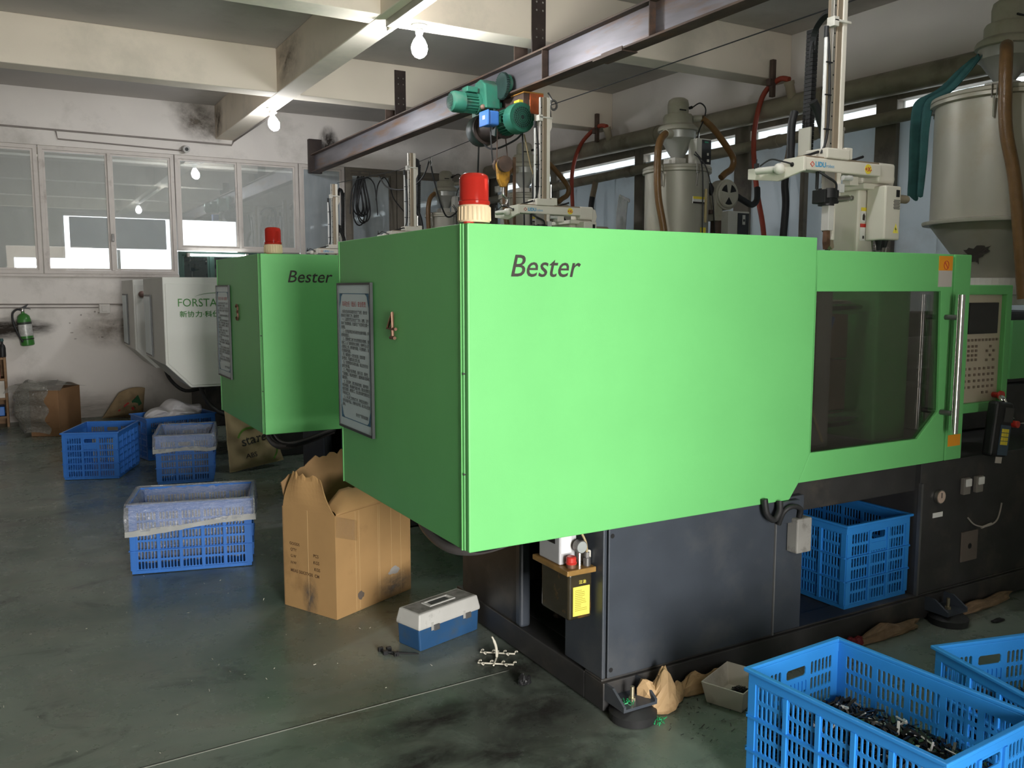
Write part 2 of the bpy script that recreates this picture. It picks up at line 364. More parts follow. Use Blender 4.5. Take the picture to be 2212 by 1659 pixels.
# right wall: plaster above, framed sheets below
wr = MB().box(XR, XR+.2, -3.2, 17.1, 3.24, ZS).box(XR, XR+.2, -3.2, 17.1, 0, .95).box(XR, XR+.2, -3.2, 1.6, .95, 3.24).box(XR, XR+.2, 11.68, 17.1, .95, 3.24)
wall_right = struct('wall_right', wr, plaster)
sheetm = mat('frosted_sheet', (.54, .58, .60), .35, var=.05, scale=2, dirt=(.46, .48, .49), dscale=2, transl=.19)
posts = [(1.6, 1.75), (3.0, 3.18), (4.74, 4.94), (6.36, 6.57), (8.02, 8.18), (9.85, 10.0), (11.55, 11.68)]
k = 9
for i in range(len(posts)-1):
    ya, yb_ = posts[i][1], posts[i+1][0]
    r = struct('window_%d' % k, MB().box(XR-.03, XR+.08, posts[i][0], posts[i][1], .95, 3.24).box(XR-.03, XR+.08, ya, yb_, 3.07, 3.24).box(XR-.02, XR+.08, ya, yb_, .95, 1.02), frame_b, bev=.006)
    if i == len(posts)-2: part('post', MB().box(XR-.03, XR+.08, posts[-1][0], posts[-1][1], .95, 3.24), frame_b, r)
    nn = max(3, round((yb_-ya)/.42)); wd = (yb_-ya)/nn
    for j in range(nn):
        dx = .012 if j % 2 else .0
        part('panel', MB().box(XR+.005+dx, XR+.02+dx, ya+j*wd-.004, ya+(j+1)*wd+.004, 1.02, 2.985 if i not in (0,) else 2.98), sheetm, r)
    part('pane', MB().box(XR+.05, XR+.054, ya, yb_, 2.985, 3.07), glass, r)
    k += 1
part('post', MB().box(XR-.04, XR+.01, 5.66, 5.71, 1.0, 2.62), frame_b, wall_right)
# soot marks and peeling paint patches (flat stains with a shape of their own)
def blotch(mb, org, ax, ay, rx, ry, seed, n=28, rough=.35):
    R = random.Random(seed); a = [R.uniform(1-rough, 1+rough*.6) for _ in range(n)]
    a = [(a[i-1]+a[i]*2+a[(i+1) % n])/4 for i in range(n)]
    org, ax, ay = Vector(org), Vector(ax), Vector(ay)
    mb.add([org+ax*rx*a[i]*math.cos(2*math.pi*i/n)+ay*ry*a[i]*math.sin(2*math.pi*i/n) for i in range(n)], [list(range(n))]); return mb
st = MB(); R = random.Random(3)
for i in range(13): blotch(st, (R.uniform(.35, 1.15), YB-.0012, R.uniform(.95, 1.32)), (1, 0, 0), (0, 0, 1), R.uniform(.004, .018), R.uniform(.003, .012), i, 9)
part('stain', st, mat('wall_stain', (.38, .35, .32), .95, var=.2), wall_back)

def stain_mat(name, col, strength):
    m = bpy.data.materials.new(name); m.use_nodes = True; nt = m.node_tree; N = nt.nodes; L = nt.links
    N.remove(N['Principled BSDF']); tc = N.new('ShaderNodeTexCoord'); g = N.new('ShaderNodeTexGradient'); g.gradient_type = 'SPHERICAL'
    nz = N.new('ShaderNodeTexNoise'); nz.inputs['Scale'].default_value = 2.2; nz.inputs['Detail'].default_value = 8; nz.inputs['Roughness'].default_value = .7
    L.new(tc.outputs['Object'], g.inputs[0]); L.new(tc.outputs['Object'], nz.inputs['Vector'])
    a = N.new('ShaderNodeMath'); a.operation = 'MULTIPLY'; L.new(g.outputs[1], a.inputs[0])
    r = N.new('ShaderNodeMapRange'); r.inputs[1].default_value = .3; r.inputs[2].default_value = .65; L.new(nz.outputs[0], r.inputs[0]); L.new(r.outputs[0], a.inputs[1])
    k = N.new('ShaderNodeMath'); k.operation = 'MULTIPLY'; k.use_clamp = True; k.inputs[1].default_value = strength; L.new(a.outputs[0], k.inputs[0])
    t = N.new('ShaderNodeBsdfTransparent'); d = N.new('ShaderNodeBsdfDiffuse'); d.inputs[0].default_value = (*col, 1)
    ms = N.new('ShaderNodeMixShader'); L.new(k.outputs[0], ms.inputs[0]); L.new(t.outputs[0], ms.inputs[1]); L.new(d.outputs[0], ms.inputs[2]); L.new(ms.outputs[0], N['Material Output'].inputs[0])
    return m
lightst = stain_mat('light_dirt', (.30, .26, .22), .8); floorst = stain_mat('floor_oil', (.045, .043, .04), 1.1)
sootm = stain_mat('soot_stain', (.05, .042, .036), 2.0); grimem = stain_mat('grime_stain', (.16, .135, .11), 1.1)
def stain(parent, c, r, m, axis='Y', rot=0, world=True):
    """soft-edged dirt mark, a unit square scaled over the surface"""
    q = [(-1, 0, -1), (1, 0, -1), (1, 0, 1), (-1, 0, 1)] if axis == 'Y' else [(0, -1, -1), (0, 1, -1), (0, 1, 1), (0, -1, 1)] if axis == 'X' else [(-1, -1, 0), (1, -1, 0), (1, 1, 0), (-1, 1, 0)]
    me = bpy.data.meshes.new('stain'); me.from_pydata(q, [], [(0, 1, 2, 3)]); me.materials.append(m)
    o = bpy.data.objects.new('stain', me); COL.objects.link(o); o.parent = parent
    o.location = Vector(c)-(wloc(parent) if world else Vector((0, 0, 0)))
    o.scale = (r[0], 1, r[1]) if axis == 'Y' else (1, r[0], r[1]) if axis == 'X' else (r[0], r[1], 1)
    if rot: o.rotation_euler = (0, rot, 0) if axis == 'Y' else (rot, 0, 0) if axis == 'X' else (0, 0, rot)
    return o
stain(wall_back, (-.12, YB-.002, 1.10), (.55, .14), sootm); stain(wall_back, (2.12, YB-.0015, 3.66), (.42, .30), grimem, rot=.5)
stain(wall_back, (3.78, YB-.0015, 3.48), (.16, .28), sootm); stain(wall_back, (1.0, YB-.0015, 1.10), (.5, .3), lightst); stain(wall_back, (.2, YB-.0015, .12), (1.3, .22), lightst)
stain(bpy.data.objects['trim_1'], (2.302, 11.45, 3.66), (.3, .28), grimem, 'X'); stain(bpy.data.objects['trim_1'], (2.303, 8.3, 3.7), (.6, .3), lightst, 'X')
for (x_, y_, rx_, ry_, a_) in ((1.05, 2.50, .22, .12, .3), (1.35, 2.42, .25, .14, -.2), (1.60, 2.62, .28, .22, .6), (1.25, 2.75, .3, .12, .1), (1.45, 2.2, .35, .2, .4), (1.72, 3.0, .22, .3, 0)):
    stain(floor, (x_, y_, .0012), (rx_, ry_), floorst, 'Z', a_)
# ================================================================== GREEN PRESSES
DY = 2.674
def keypad(parent, X0, Z0, yk, mcol):
    """rows of small keys on the operator panel, sharing one mesh"""
    me = None
    def put(x, z, m=mcol):
        nonlocal me
        if me is None:
            o = part('key', MB().box(-.0055, .0055, -.004, .004, -.006, .006), m, parent, world=False); me = o.data
        else:
            o = bpy.data.objects.new('key', me); COL.objects.link(o); o.parent = parent
        o.location = Vector((x, yk, z))-wloc(parent)
    for i in range(10): put(X0+.018+i*.0285, Z0+.305)
    for r in range(4):
        for c in range(3): put(X0+.05+c*.03, Z0+.275-r*.022)
    for dx, dz in ((0, .022), (-.028, 0), (.028, 0), (0, -.022), (-.028, -.045), (.028, -.045)): put(X0+.225+dx, Z0+.25+dz)
    for r in range(4):
        for c in range(7):
            put(X0+.03+c*.037+(.004 if c > 1 else 0), Z0+.165-r*.03)
    put(X0+.18, Z0+.045); put(X0+.215, Z0+.045)
def make_press(label):
    t = thing('injection_press', label, 'machine', (1.24, 2.47, 0))
    yf, yr, x0, x1 = 2.473, 3.735, 1.243, 2.818
    z0, z1 = .693, 1.758
    cov = [(x0, z0), (2.709, z0), (2.759, .757), (x1, .872), (x1, z1), (x0, z1)]
    fp = part('front_cover', MB().plate(cov, yf, yf+.025), green, t, bev=.004)
    part('side_cover', MB().box(x0-.003, x0+.02, yf+.0265, yr, z0, z1), green, t, bev=.004)
    part('corner_strip', MB().box(x0-.007, x0-.002, yf+.04, yf+.046, z0, z1), green_edge, t); part('corner_strip', MB().box(x0-.006, x0-.002, yr-.02, yr-.012, z0, z1), green_edge, t)
    part('rear_cover', MB().plate(cov, yr-.025, yr), green, t)
    part('top_cover', MB().box(x0+.018, x1, yf+.022, yr-.022, z1-.03, z1-.003), green, t)
    for zz in (.95, 1.28): part('screw', MB().cyl((x0-.005, yf+.03, zz), (x0+.01, yf+.03, zz), .004, n=8), castiron, t)
    text('Bester', .102, ink, fp, (1.392, yf-.0015, 1.5925), (1, 0, 0), (0, 0, 1), shear=.24, sx=1.0, weight=.0004)
    # sliding safety door with the tinted window
    out = [(2.76, .757), (3.712, .757), (3.712, 1.709), (2.822, 1.709), (2.822, .876)]
    win = [(2.826, .878), (3.515, .878), (3.655, .995), (3.632, 1.542), (2.826, 1.542)]
    dr = part('sliding_door', MB().plate(out, yf+.002, yf+.03, 'XZ', [win]), green, t, bev=.003)
    part('pane', MB().plate(win, yf+.014, yf+.019), sheet_mat('smoked_pane', (.66, .645, .62), .015, .04, .02, (.2, .19, .17)), dr)
    part('door_post', MB().box(3.720, 3.842, yf, yf+.06, .757, 1.709), green, t, bev=.004)
    h = part('door_handle', MB().cyl((3.672, yf-.07, .90), (3.672, yf-.07, 1.527), .0165, n=16), chrome, dr, smooth=40)
    part('standoff', MB().cyl((3.672, yf-.07, 1.425), (3.672, yf+.004, 1.425), .012, n=12), castiron, dr, smooth=40)
    part('standoff', MB().cyl((3.672, yf-.07, .99), (3.672, yf+.004, .99), .012, n=12), castiron, dr, smooth=40)
    s = part('warning_sticker', MB().box(3.604, 3.70, yf-.001, yf+.003, 1.562, 1.635), paper, dr)
    part('warning_sticker', MB().box(3.604, 3.70, yf-.0012, yf+.003, 1.635, 1.700), orange, dr)
    part('prohibition_mark', MB().tube([(3.653+.017*math.cos(a*.3927), yf-.0025, 1.659+.019*math.sin(a*.3927)) for a in range(16)], .0015, 4, closed=True).tube([(3.642, yf-.0025, 1.672), (3.664, yf-.0025, 1.646)], .0015, 4), redink, s)
    part('warning_sticker', MB().box(3.735, 3.828, yf-.0012, yf+.003, .822, .876), orange, t)
    # mould space seen through the pane
    dk = mat('mould_steel', (.22, .20, .19), .5, .1, var=.2, scale=6); plat = mat('platen_grey', (.30, .29, .30), .5, .1, var=.1)
    part('moving_platen', MB().box(2.98, 3.10, 2.62, 3.55, .86, 1.56), plat, t, bev=.01)
    part('platen_rib', MB().box(2.865, 2.978, 2.60, 2.70, .98, 1.48), plat, t, bev=.02)
    part('mould_half', MB().box(3.102, 3.24, 2.80, 3.40, 1.02, 1.24).box(3.102, 3.24, 2.80, 3.40, 1.25, 1.40), dk, t, bev=.006)
    part('mould_half', MB().box(3.245, 3.42, 2.80, 3.40, .98, 1.22).box(3.245, 3.42, 2.80, 3.40, 1.228, 1.46), mat('mould_brown', (.17, .11, .085), .55, .1, var=.2), t, bev=.006)
    part('fixed_platen', MB().box(3.45, 3.68, 2.66, 3.5, .84, 1.60), green, t, bev=.01)
    part('rear_guard', MB().box(2.82, 3.84, 3.62, 3.65, .757, 1.70), green_edge, t)
    for xx, za, zb_ in ((2.866, .985, 1.475), (2.972, .985, 1.475), (2.984, .87, 1.555)): part('worn_edge', MB().box(xx-.002, xx+.002, 2.5975 if xx < 2.98 else 2.6175, 2.602 if xx < 2.98 else 2.622, za, zb_), steel, t)
    for zz in (.95, 1.47):
        for yy in (2.74, 3.44): part('tie_bar', MB().cyl((1.9, yy, zz), (3.7, yy, zz), .035, n=14), chrome, t, smooth=40)
    part('toggle_cylinder', MB().cyl((2.60, 2.64, .945), (2.96, 2.64, .945), .075, n=20).cyl((2.585, 2.64, .945), (2.62, 2.64, .945), .055, n=20), plat, t, smooth=40, bev=.004)
    part('mould_hose', MB().tube(smoothpath([(2.87, 2.56, 1.25), (2.88, 2.55, 1.1), (2.93, 2.55, 1.0), (2.98, 2.55, .9)]), .006, 6), mat('cream_hose', (.5, .42, .28), .5), t, smooth=60)
    part('mould_hose', MB().tube(smoothpath([(3.24, 2.74, 1.42), (3.19, 2.72, 1.36), (3.20, 2.74, 1.28)]), .012, 7), mat('blue_hose', (.03, .10, .45), .4), t, smooth=60)
    part('bed', MB().box(2.45, 3.9, 2.60, 3.6, .70, .80), base_dark, t, bev=.01)
    # operator panel
    cp = part('operator_panel', frame_rect(MB(), 3.900, 4.302, .952, 1.572, .047, 2.545, 2.62).box(3.90, 4.302, 2.575, 2.70, .952, 1.572), green, t, bev=.004)
    part('fascia', MB().box(3.944, 4.258, 2.570, 2.577, .996, 1.528), beige, cp)
    part('screen', MB().box(3.985, 4.222, 2.562, 2.572, 1.335, 1.487), screenm, cp, bev=.003)
    keypad(cp, 3.952, 1.0, 2.567, mat('key_grey', (.22, .17, .13), .5))
    part('emergency_button', MB().cyl((4.225, 2.572, 1.028), (4.225, 2.54, 1.028), .014, n=12).lathe([(.006, 0), (.022, 0), (.024, .012), (.016, .02)], (4.225, 2.52, 1.028), 14, 'Y'), red, cp, smooth=40)
    # base frame
    part('front_sill', MB().box(1.79, 5.2, 2.478, 2.60, 0.012, .118).box(1.79, 5.2, 2.49, 2.60, .118, .128), base_dark, t, bev=.004)
    part('end_sill', MB().box(1.79, 1.90, 2.601, 3.70, .012, .118), base_dark, t, bev=.004)
    part('rear_sill', MB().box(1.901, 5.2, 3.60, 3.70, .012, .118), base_dark, t)
    part('base_floor', MB().box(1.90, 5.2, 2.601, 3.60, .09, .122), base_dark, t)
    p = part('access_panel', MB().box(1.812, 2.643, 2.484, 2.494, .130, .70), base_gray, t, bev=.003)
    for zz in (.665, .16): part('panel_hole', MB().cyl((1.827, 2.483, zz), (1.827, 2.490, zz), .009, n=10), black, p)
    part('corner_post', MB().box(1.792, 1.808, 2.49, 2.74, .128, .70).box(1.81, 1.85, 2.50, 2.53, .128, .70), base_gray, t, bev=.004)
    part('corner_post', MB().box(1.790, 1.84, 3.08, 3.13, .118, .70), base_gray, t, bev=.012)
    part('end_plate', MB().box(1.80, 1.815, 3.131, 3.65, .118, .70), base_dark, t)
    part('back_plate', MB().box(1.9, 5.2, 3.58, 3.60, .122, .70), base_dark, t)
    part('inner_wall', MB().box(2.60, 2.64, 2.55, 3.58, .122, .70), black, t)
    part('pillar', MB().box(2.650, 2.815, 2.489, 2.60, .128, .70), base_gray, t, bev=.004)
    part('panel_edge', MB().box(2.6435, 2.6485, 2.478, 2.492, .128, .60), mat('edge_grey', (.25, .25, .25), .4, .5), t)
    part('cross_beam', MB().box(2.70, 3.90, 2.52, 2.62, .62, .752), base_dark, t, bev=.006)
    part('mounting_block', MB().box(2.655, 2.76, 2.462, 2.488, .60, .692), base_gray, t, bev=.004)
    part('power_cabinet', MB().box(3.58, 5.2, 2.492, 3.58, .128, .752), base_dark, t, bev=.004)
    part('cabinet_edge', MB().box(3.578, 3.592, 2.484, 2.50, .128, .66), mat('edge_dim', (.12, .12, .12), .4, .4), t)
    g = part('pressure_gauge', MB().lathe([(.034, 0), (.036, .014), (.030, .016)], (3.715, 2.476, .585), 20, 'Y'), steel, t, smooth=40)
    part('dial', MB().cyl((3.715, 2.4755, .585), (3.715, 2.474, .585), .029, n=20), mat('dial_face', (.55, .42, .34), .5), g)
    part('needle', MB().box(3.713, 3.717, 2.4725, 2.474, .58, .605), black, g)
    part('name_plate', MB().box(3.680, 3.752, 2.489, 2.493, .485, .508), paperw, t)
    for xx in (3.905, 4.005):
        q = part('socket', MB().box(xx-.026, xx+.026, 2.47, 2.492, .575, .655), mat('socket_grey', (.22, .2, .18), .5), t, bev=.004)
        part('cover_flap', MB().box(xx-.022, xx+.022, 2.462, 2.4695, .615, .652), paperw, q, bev=.003)
    q = part('lock_plate', MB().box(3.905, 4.035, 2.484, 2.493, .235, .385), mat('lock_plate', (.16, .13, .11), .5, .2), t, bev=.02)
    part('keyhole', MB().cyl((3.97, 2.483, .31), (3.97, 2.49, .31), .014, n=12), black, q)
    part('wire_loop', MB().tube(smoothpath([(3.92, 2.47, .46), (3.97, 2.465, .42), (4.06, 2.465, .40), (4.15, 2.465, .42), (4.19, 2.47, .50)]), .004, 6).tube([(4.02, 2.462, .40), (4.10, 2.462, .41)], .006, 6), mat('pale_wire', (.4, .36, .32), .6), t, smooth=60)
    jb = part('limit_switch', MB().box(2.715, 2.80, 2.43, 2.488, .475, .62), mat('switch_grey', (.30, .29, .27), .5, var=.1, dirt=(.08, .07, .06), dscale=14), t, bev=.006)
    part('conduit', MB().tube(smoothpath([(2.745, 2.45, .62), (2.74, 2.44, .66), (2.69, 2.44, .675), (2.655, 2.45, .655), (2.65, 2.47, .60)]), .010, 8), blackrub, t, smooth=60)
    part('conduit', MB().tube(smoothpath([(2.55, 2.455, .72), (2.56, 2.45, .66), (2.60, 2.45, .63), (2.63, 2.45, .66), (2.64, 2.46, .70)]), .013, 8), blackrub, t, smooth=60)
    # levelling feet with gusseted brackets
    for fx in (1.80, 3.64):
        f = part('foot_bracket', MB().plate([(2.478, .118), (2.478, .055), (2.36, .055), (2.36, .075), (2.43, .118)], fx-.005, fx+.005, 'YZ').plate([(2.478, .118), (2.478, .055), (2.36, .055), (2.36, .075), (2.43, .118)], fx+.135, fx+.145, 'YZ').box(fx+.005, fx+.135, 2.36, 2.478, .055, .066), base_gray, t)
        part('bolt', MB().cyl((fx+.07, 2.41, .06), (fx+.07, 2.41, .118), .008, n=10).cyl((fx+.07, 2.41, .066), (fx+.07, 2.41, .078), .014, n=6), mat('zinc', (.55, .48, .33), .35, .9), f)
        part('foot_pad', MB().lathe([(.085, 0), (.088, .03), (.06, .05), (.03, .054)], (fx+.07, 2.405, .001), 24), blackrub, t, smooth=40)
    # hoses hanging below the clamp end
    for q, (dz, r, m_) in enumerate(((0, .022, mat('grey_hose', (.09, .08, .078), .5)), (.012, .016, blackrub), (.03, .010, mat('grey_tube', (.16, .15, .15), .45)))):
        part('hose', MB().tube(smoothpath([(1.56, 3.58, .78), (1.50+.01*q, 3.46-.03*q, .575+dz), (1.48+.01*q, 3.30-.03*q, .515+dz), (1.49+.01*q, 3.10-.03*q, .505+dz), (1.58, 2.95-.03*q, .54+dz), (1.79, 2.88-.03*q, .62+dz)]), r, 8), m_, t, smooth=60)
    # injection side
    part('injection_guard', MB().plate([(4.92, 1.04), (5.9, 1.04), (5.9, 1.375), (4.92, 1.375)], 2.90, 2.93), green, t)
    part('injection_unit', MB().box(4.4, 5.9, 2.95, 3.5, .76, 1.0).box(4.62, 5.6, 2.98, 3.4, 1.0, 1.42), base_dark, t, bev=.01)
    part('barrel', MB().cyl((3.7, 3.1, 1.20), (5.0, 3.1, 1.20), .09, n=20), castiron, t, smooth=40)
    part('orange_guide', MB().plate([(3.98, .82), (4.07, .82), (4.07, 1.03), (4.05, 1.03)], 2.68, 2.70), orange_paint, t)
    return t
press4 = make_press('largest green injection press, numeral 4 on its end cover')
press3 = copy_tree(press4); press3.location.y += DY
press3['label'] = 'smaller-looking green injection press behind, numeral 3 beside its notice'
for p_ in (press4, press3): p_['group'] = 'row of injection presses'
def numeral(press, which, dy):
    x = 1.236
    # rounded metal bars standing on the side cover; horizontal axis of the digit runs along -Y
    if which == 4: segs = [[(3.088, 1.375), (3.088, 1.462), (3.140, 1.402), (3.055, 1.402)]]; extra = [((3.108, 1.368), (3.066, 1.368))]
    else:
        segs = [[(3.115, 1.438), (3.10, 1.452), (3.08, 1.452), (3.066, 1.438), (3.068, 1.42), (3.085, 1.408), (3.068, 1.396), (3.064, 1.374), (3.08, 1.356), (3.10, 1.356), (3.115, 1.372)]]; extra = []
    mb = MB()
    for s in segs: mb.tube([(x-.004, y+dy, z) for y, z in (smoothpath([(a, b, 0) for a, b in s]) and s)], .0065, 6)
    for a, b in extra: mb.tube([(x-.004, a[0]+dy, a[1]), (x-.004, b[0]+dy, b[1])], .007, 6)
    part('numeral_plate', mb, brass, press, smooth=40)
numeral(press4, 4, 0); numeral(press3, 3, DY)
# safety notice boards
ROWS = ['    车间主任对本车间的安全生产负责，组长协', '助车间主任做好工作。具体职责：', '    一、认真贯彻落实安全生产方针、政策、法令', '和本厂的规章制度，在组织生产中坚持安全第一', '的原则。', '    二、负责组织制定本车间的安全操作规程，并', '经常检查执行。', '    三、定期对职工进行安全思想和技术教育，做', '好新工人入厂和转岗的安全教育，特种作业人员', '必须持证上岗，做到遵守规程，不违章操作，及', '时消除事故隐患。', '    四、每周组织一次安全检查，发现问题', '及时整改，不能解决的立即上报。', '    五、负责管理本车间的设备，保证完好安全', '运转正常可靠。', '    六、严格执行各项制度，做好记录，保持生', '产现场整洁，物品堆放整齐，道路畅通无阻碍和', '消防完好。', '    七、发生事故，要立即组织抢救，保护现场', '并及时报告，参加事故调查分析，提出处理意见', '和防范措施，教育职工，防止类似事故重复发生', '不断改进工作。', '    八、关心职工的劳动条件，按规定发放和使', '用劳动保护用品，改善作业环境，减少职业危害', '影响。']
boardm = mat('notice_print', (.56, .68, .71), .3, var=.04, spec=.5)
def notice(label, dy):
    t = thing('notice_board', label, 'sign', (1.236, 3.51+dy, .945), 0, 'safety notice boards on the presses')
    ya, yb_, z0, z1 = 3.718+dy, 3.302+dy, .948, 1.578; x = 1.236
    part('frame', MB().plate([(ya, z0), (yb_, z0), (yb_, z1), (ya, z1)], x-.012, x, 'YZ', [[(ya-.009, z0+.009), (yb_+.009, z0+.009), (yb_+.009, z1-.009), (ya-.009, z1-.009)]]), mat('board_frame', (.03, .035, .035), .4), t)
    part('sheet', MB().box(x-.007, x-.001, yb_+.008, ya-.008, z0+.008, z1-.008), boardm, t)
    bl = mat('notice_blue', (.04, .16, .28), .5); xi = x-.0078
    mb = MB(); e = .03
    for (p, q, r, s) in ((ya-.05, yb_+.05, z1-.047, z1-.044), (ya-.05, yb_+.05, z0+.044, z0+.047)): mb.box(xi, xi+.0006, q, p, r, s)
    for (p, r, s) in ((ya-.027, z0+.08, z1-.08), (yb_+.027, z0+.08, z1-.08)): mb.box(xi, xi+.0006, p-.0015, p+.0015, r, s)
    for sy, yy in ((-1, ya-.027), (1, yb_+.027)):
        for sz, zz in ((-1, z1-.044), (1, z0+.044)):
            mb.add([(xi, yy, zz), (xi, yy+sy*.045, zz), (xi, yy+sy*.022, zz+sz*.014), (xi, yy+sy*.012, zz+sz*.04), (xi, yy, zz+sz*.062)], [(0, 1, 2, 3, 4)])
    part('border', mb, bl, t)
    text('车间主任（组长）安全职责', .0245, redink, t, (xi, (ya+yb_)/2, z1-.098), (0, -1, 0), (0, 0, 1), align='CENTER', world=True)
    text('\n'.join(ROWS), .0162, mat('notice_ink', (.045, .05, .055), .6), t, (xi, ya-.042, z1-.128), (0, -1, 0), (0, 0, 1), name='body_text', line=1.04, sx=1.0, weight=.0001)
    text('安全生产委员会监制', .0165, MATS['notice_ink'], t, (xi, yb_+.205, z0+.068), (0, -1, 0), (0, 0, 1), name='body_text', weight=.0001)
    return t
notice('large safety notice with red title on the nearest green press', 0)
notice('narrow-looking safety notice on the farther green press, beside the white press', DY)
# warning beacons
def beacon(label, x, y, z):
    t = thing('warning_beacon', label, 'warning light', (x, y, z), 0, 'red beacons on the green presses')
    dome = mat('beacon_red', (.75, .045, .03), .12, var=.05, trans=.55, ior=1.2)
    b = part('base', MB().lathe([(.050, .007), (.053, .012), (.051, .058), (.048, .062)], (x, y, z), 24), mat('beacon_cream', (.66, .52, .34), .5), t, smooth=50)
    rb = MB()
    for k in range(24):
        a = k*math.pi/12; c, s = math.cos(a), math.sin(a); rb.cyl((x+.0515*c, y+.0515*s, z+.013), (x+.0505*c, y+.0505*s, z+.056), .0035, n=5)
    part('grip_rib', rb, MATS['beacon_cream'], b)
    part('dome', MB().lathe([(.0495, .062), (.0515, .066), (.0515, .074), (.0475, .077), (.0475, .145), (.044, .156), (.034, .162), (.001, .163)], (x, y, z), 24), dome, t, smooth=50)
    part('reflector', MB().lathe([(.012, .07), (.03, .085), (.03, .14), (.01, .15)], (x, y, z), 10), mat('beacon_core', (.8, .1, .05), .3), t)
    part('gasket', MB().cyl((x-.03, y-.02, z), (x-.03, y-.02, z+.008), .018, n=10).cyl((x+.03, y+.02, z), (x+.03, y+.02, z+.008), .018, n=10), red, t)
    return t
beacon('larger red beacon on cream base atop the nearest green press', 1.298, 2.535, 1.757)
beacon('small red beacon on cream base atop the farther green press', 1.355, 5.29, 1.757)

# ================================================================== WHITE PRESSES
def white_press(label, y0, y1, full):
    X0 = 1.085
    t = thing('injection_press', label, 'machine', (X0, y0, 0), 0, 'row of injection presses')
    cov = [(X0, .905), (1.285, .70), (2.7, .70), (2.7, 1.655), (X0, 1.655)]
    inn = [(X0+.02, .92), (1.295, .72), (2.68, .72), (2.68, 1.60), (X0+.02, 1.60)]
    f = part('front_cover', MB().plate(cov, y0, y0+.03), white_paint, t, bev=.006)
    part('cover_lip', MB().plate(inn, y0-.006, y0-.0005), white_paint, f, bev=.004)
    part('side_cover', MB().box(X0, X0+.02, y0+.031, y1, .905, 1.655), white_paint, t, bev=.004)
    part('lower_cover', MB().plate([(X0, .905), (1.285, .70), (1.30, .715), (X0+.02, .92)], y0+.031, y1), white_paint, t)
    part('rear_cover', MB().plate(cov, y1+.001, y1+.03), white_paint, t)
    part('top_cover', MB().box(X0+.02, 2.7, y0+.03, y1, 1.62, 1.65), white_paint, t)
    part('base', MB().box(1.8, 5.1, y0+.1, y1-.05, .0, .70), base_dark, t, bev=.01)
    part('rear_guard', MB().box(2.701, 3.9, y0+.02, y0+.05, .76, 1.60), white_paint, t)
    # narrow dark-framed notice on the end face
    nb = part('end_board', MB().box(X0-.014, X0-.001, y1-.52, y1-.08, .93, 1.50), mat('board_frame', (.03, .035, .035), .4), t)
    part('board_sheet', MB().box(X0-.0155, X0-.0145, y1-.505, y1-.095, .945, 1.485), boardm, nb)
    part('hose', MB().tube(smoothpath([(1.4, y0+.3, .72), (1.45, y0+.2, .55), (1.6, y0+.15, .42), (1.85, y0+.2, .45)]), .02, 8), blackrub, t, smooth=60)
    if full:
        text('FORSTAR', .098, greenink, f, (1.196, y0-.0085, 1.405), (1, 0, 0), (0, 0, 1), sx=.93)
        text('新协力·科仕特', .057, greenink, f, (1.212, y0-.0085, 1.318), (1, 0, 0), (0, 0, 1), weight=.0008, sx=1.12)
        arc = MB()
        for s_ in (1, -1):
            pts = [(1.53+.23*math.cos(math.radians(a)), y0-.008, 1.445+s_*.078*math.sin(math.radians(a))) for a in range(8, 150 if s_ == 1 else 100, 8)]
            n_ = len(pts); arc.tube(pts, [.0042*(1-i/n_)+.0006 for i in range(n_)], 4)
        part('swoosh', arc, greenink, f)
    else:
        part('knob', MB().sphere((1.17, y0-.02, 1.50), .035), mat('knob_brown', (.2, .12, .1), .5), f, smooth=60)
    return t
white_press('white injection press with green lettering on its front cover', 7.93, 9.18, True)
white_press('farthest white injection press, standing by the back wall', 10.10, 11.15, False)
# ================================================================== LAMPS
bulbm = mat('bulb_glow', (1, 1, 1), .3, emit=(.95, .97, 1), estr=240)
porc = mat('porcelain', (.55, .55, .52), .3, var=.05)
def bulb(label, x, y, tilt=(0, 0)):
    t = thing('light_bulb', label, 'lamp', (x, y, ZB-.235), 0, 'bare bulbs along the long ceiling beam')
    part('ceiling_rose', MB().lathe([(.055, 0), (.06, -.01), (.045, -.022), (.03, -.028)], (x, y, ZB), 20), porc, t, smooth=40)
    part('socket', MB().lathe([(.026, -.026), (.03, -.035), (.028, -.06), (.022, -.075)], (x, y, ZB), 16), porc, t, smooth=40)
    tx, ty = tilt; pr = [(.018, -.07), (.024, -.085), (.040, -.105), (.056, -.14), (.060, -.165), (.052, -.20), (.034, -.222), (.012, -.232), (.001, -.2335)]
    mb = MB().lathe(pr, (0, 0, 0), 20)
    mb.v = [(x+a+tx*c, y+b+ty*c, ZB+c) for a, b, c in mb.v]
    part('bulb', mb, bulbm, t, smooth=60); return t
bulb('bright bare bulb at the nearer beam crossing, above the hoist rail', 2.63, 5.99)
bulb('bright bare bulb under the long beam, nearer the back wall', 2.44, 9.42, (-.12, 0))
bulb('bare bulb under the long beam, closest to the door', 2.44, 2.55)
tf = solo('tube_light_batten', MB().box(2.375, 2.435, 3.2, 6.0, ZB-.05, ZB-.002).box(2.39, 2.42, 5.98, 6.02, ZB-.07, ZB-.03), mat('dull_batten', (.40, .38, .32), .5), 'unlit grey batten under the long ceiling beam beside a bulb', 'lamp', bev=.004)
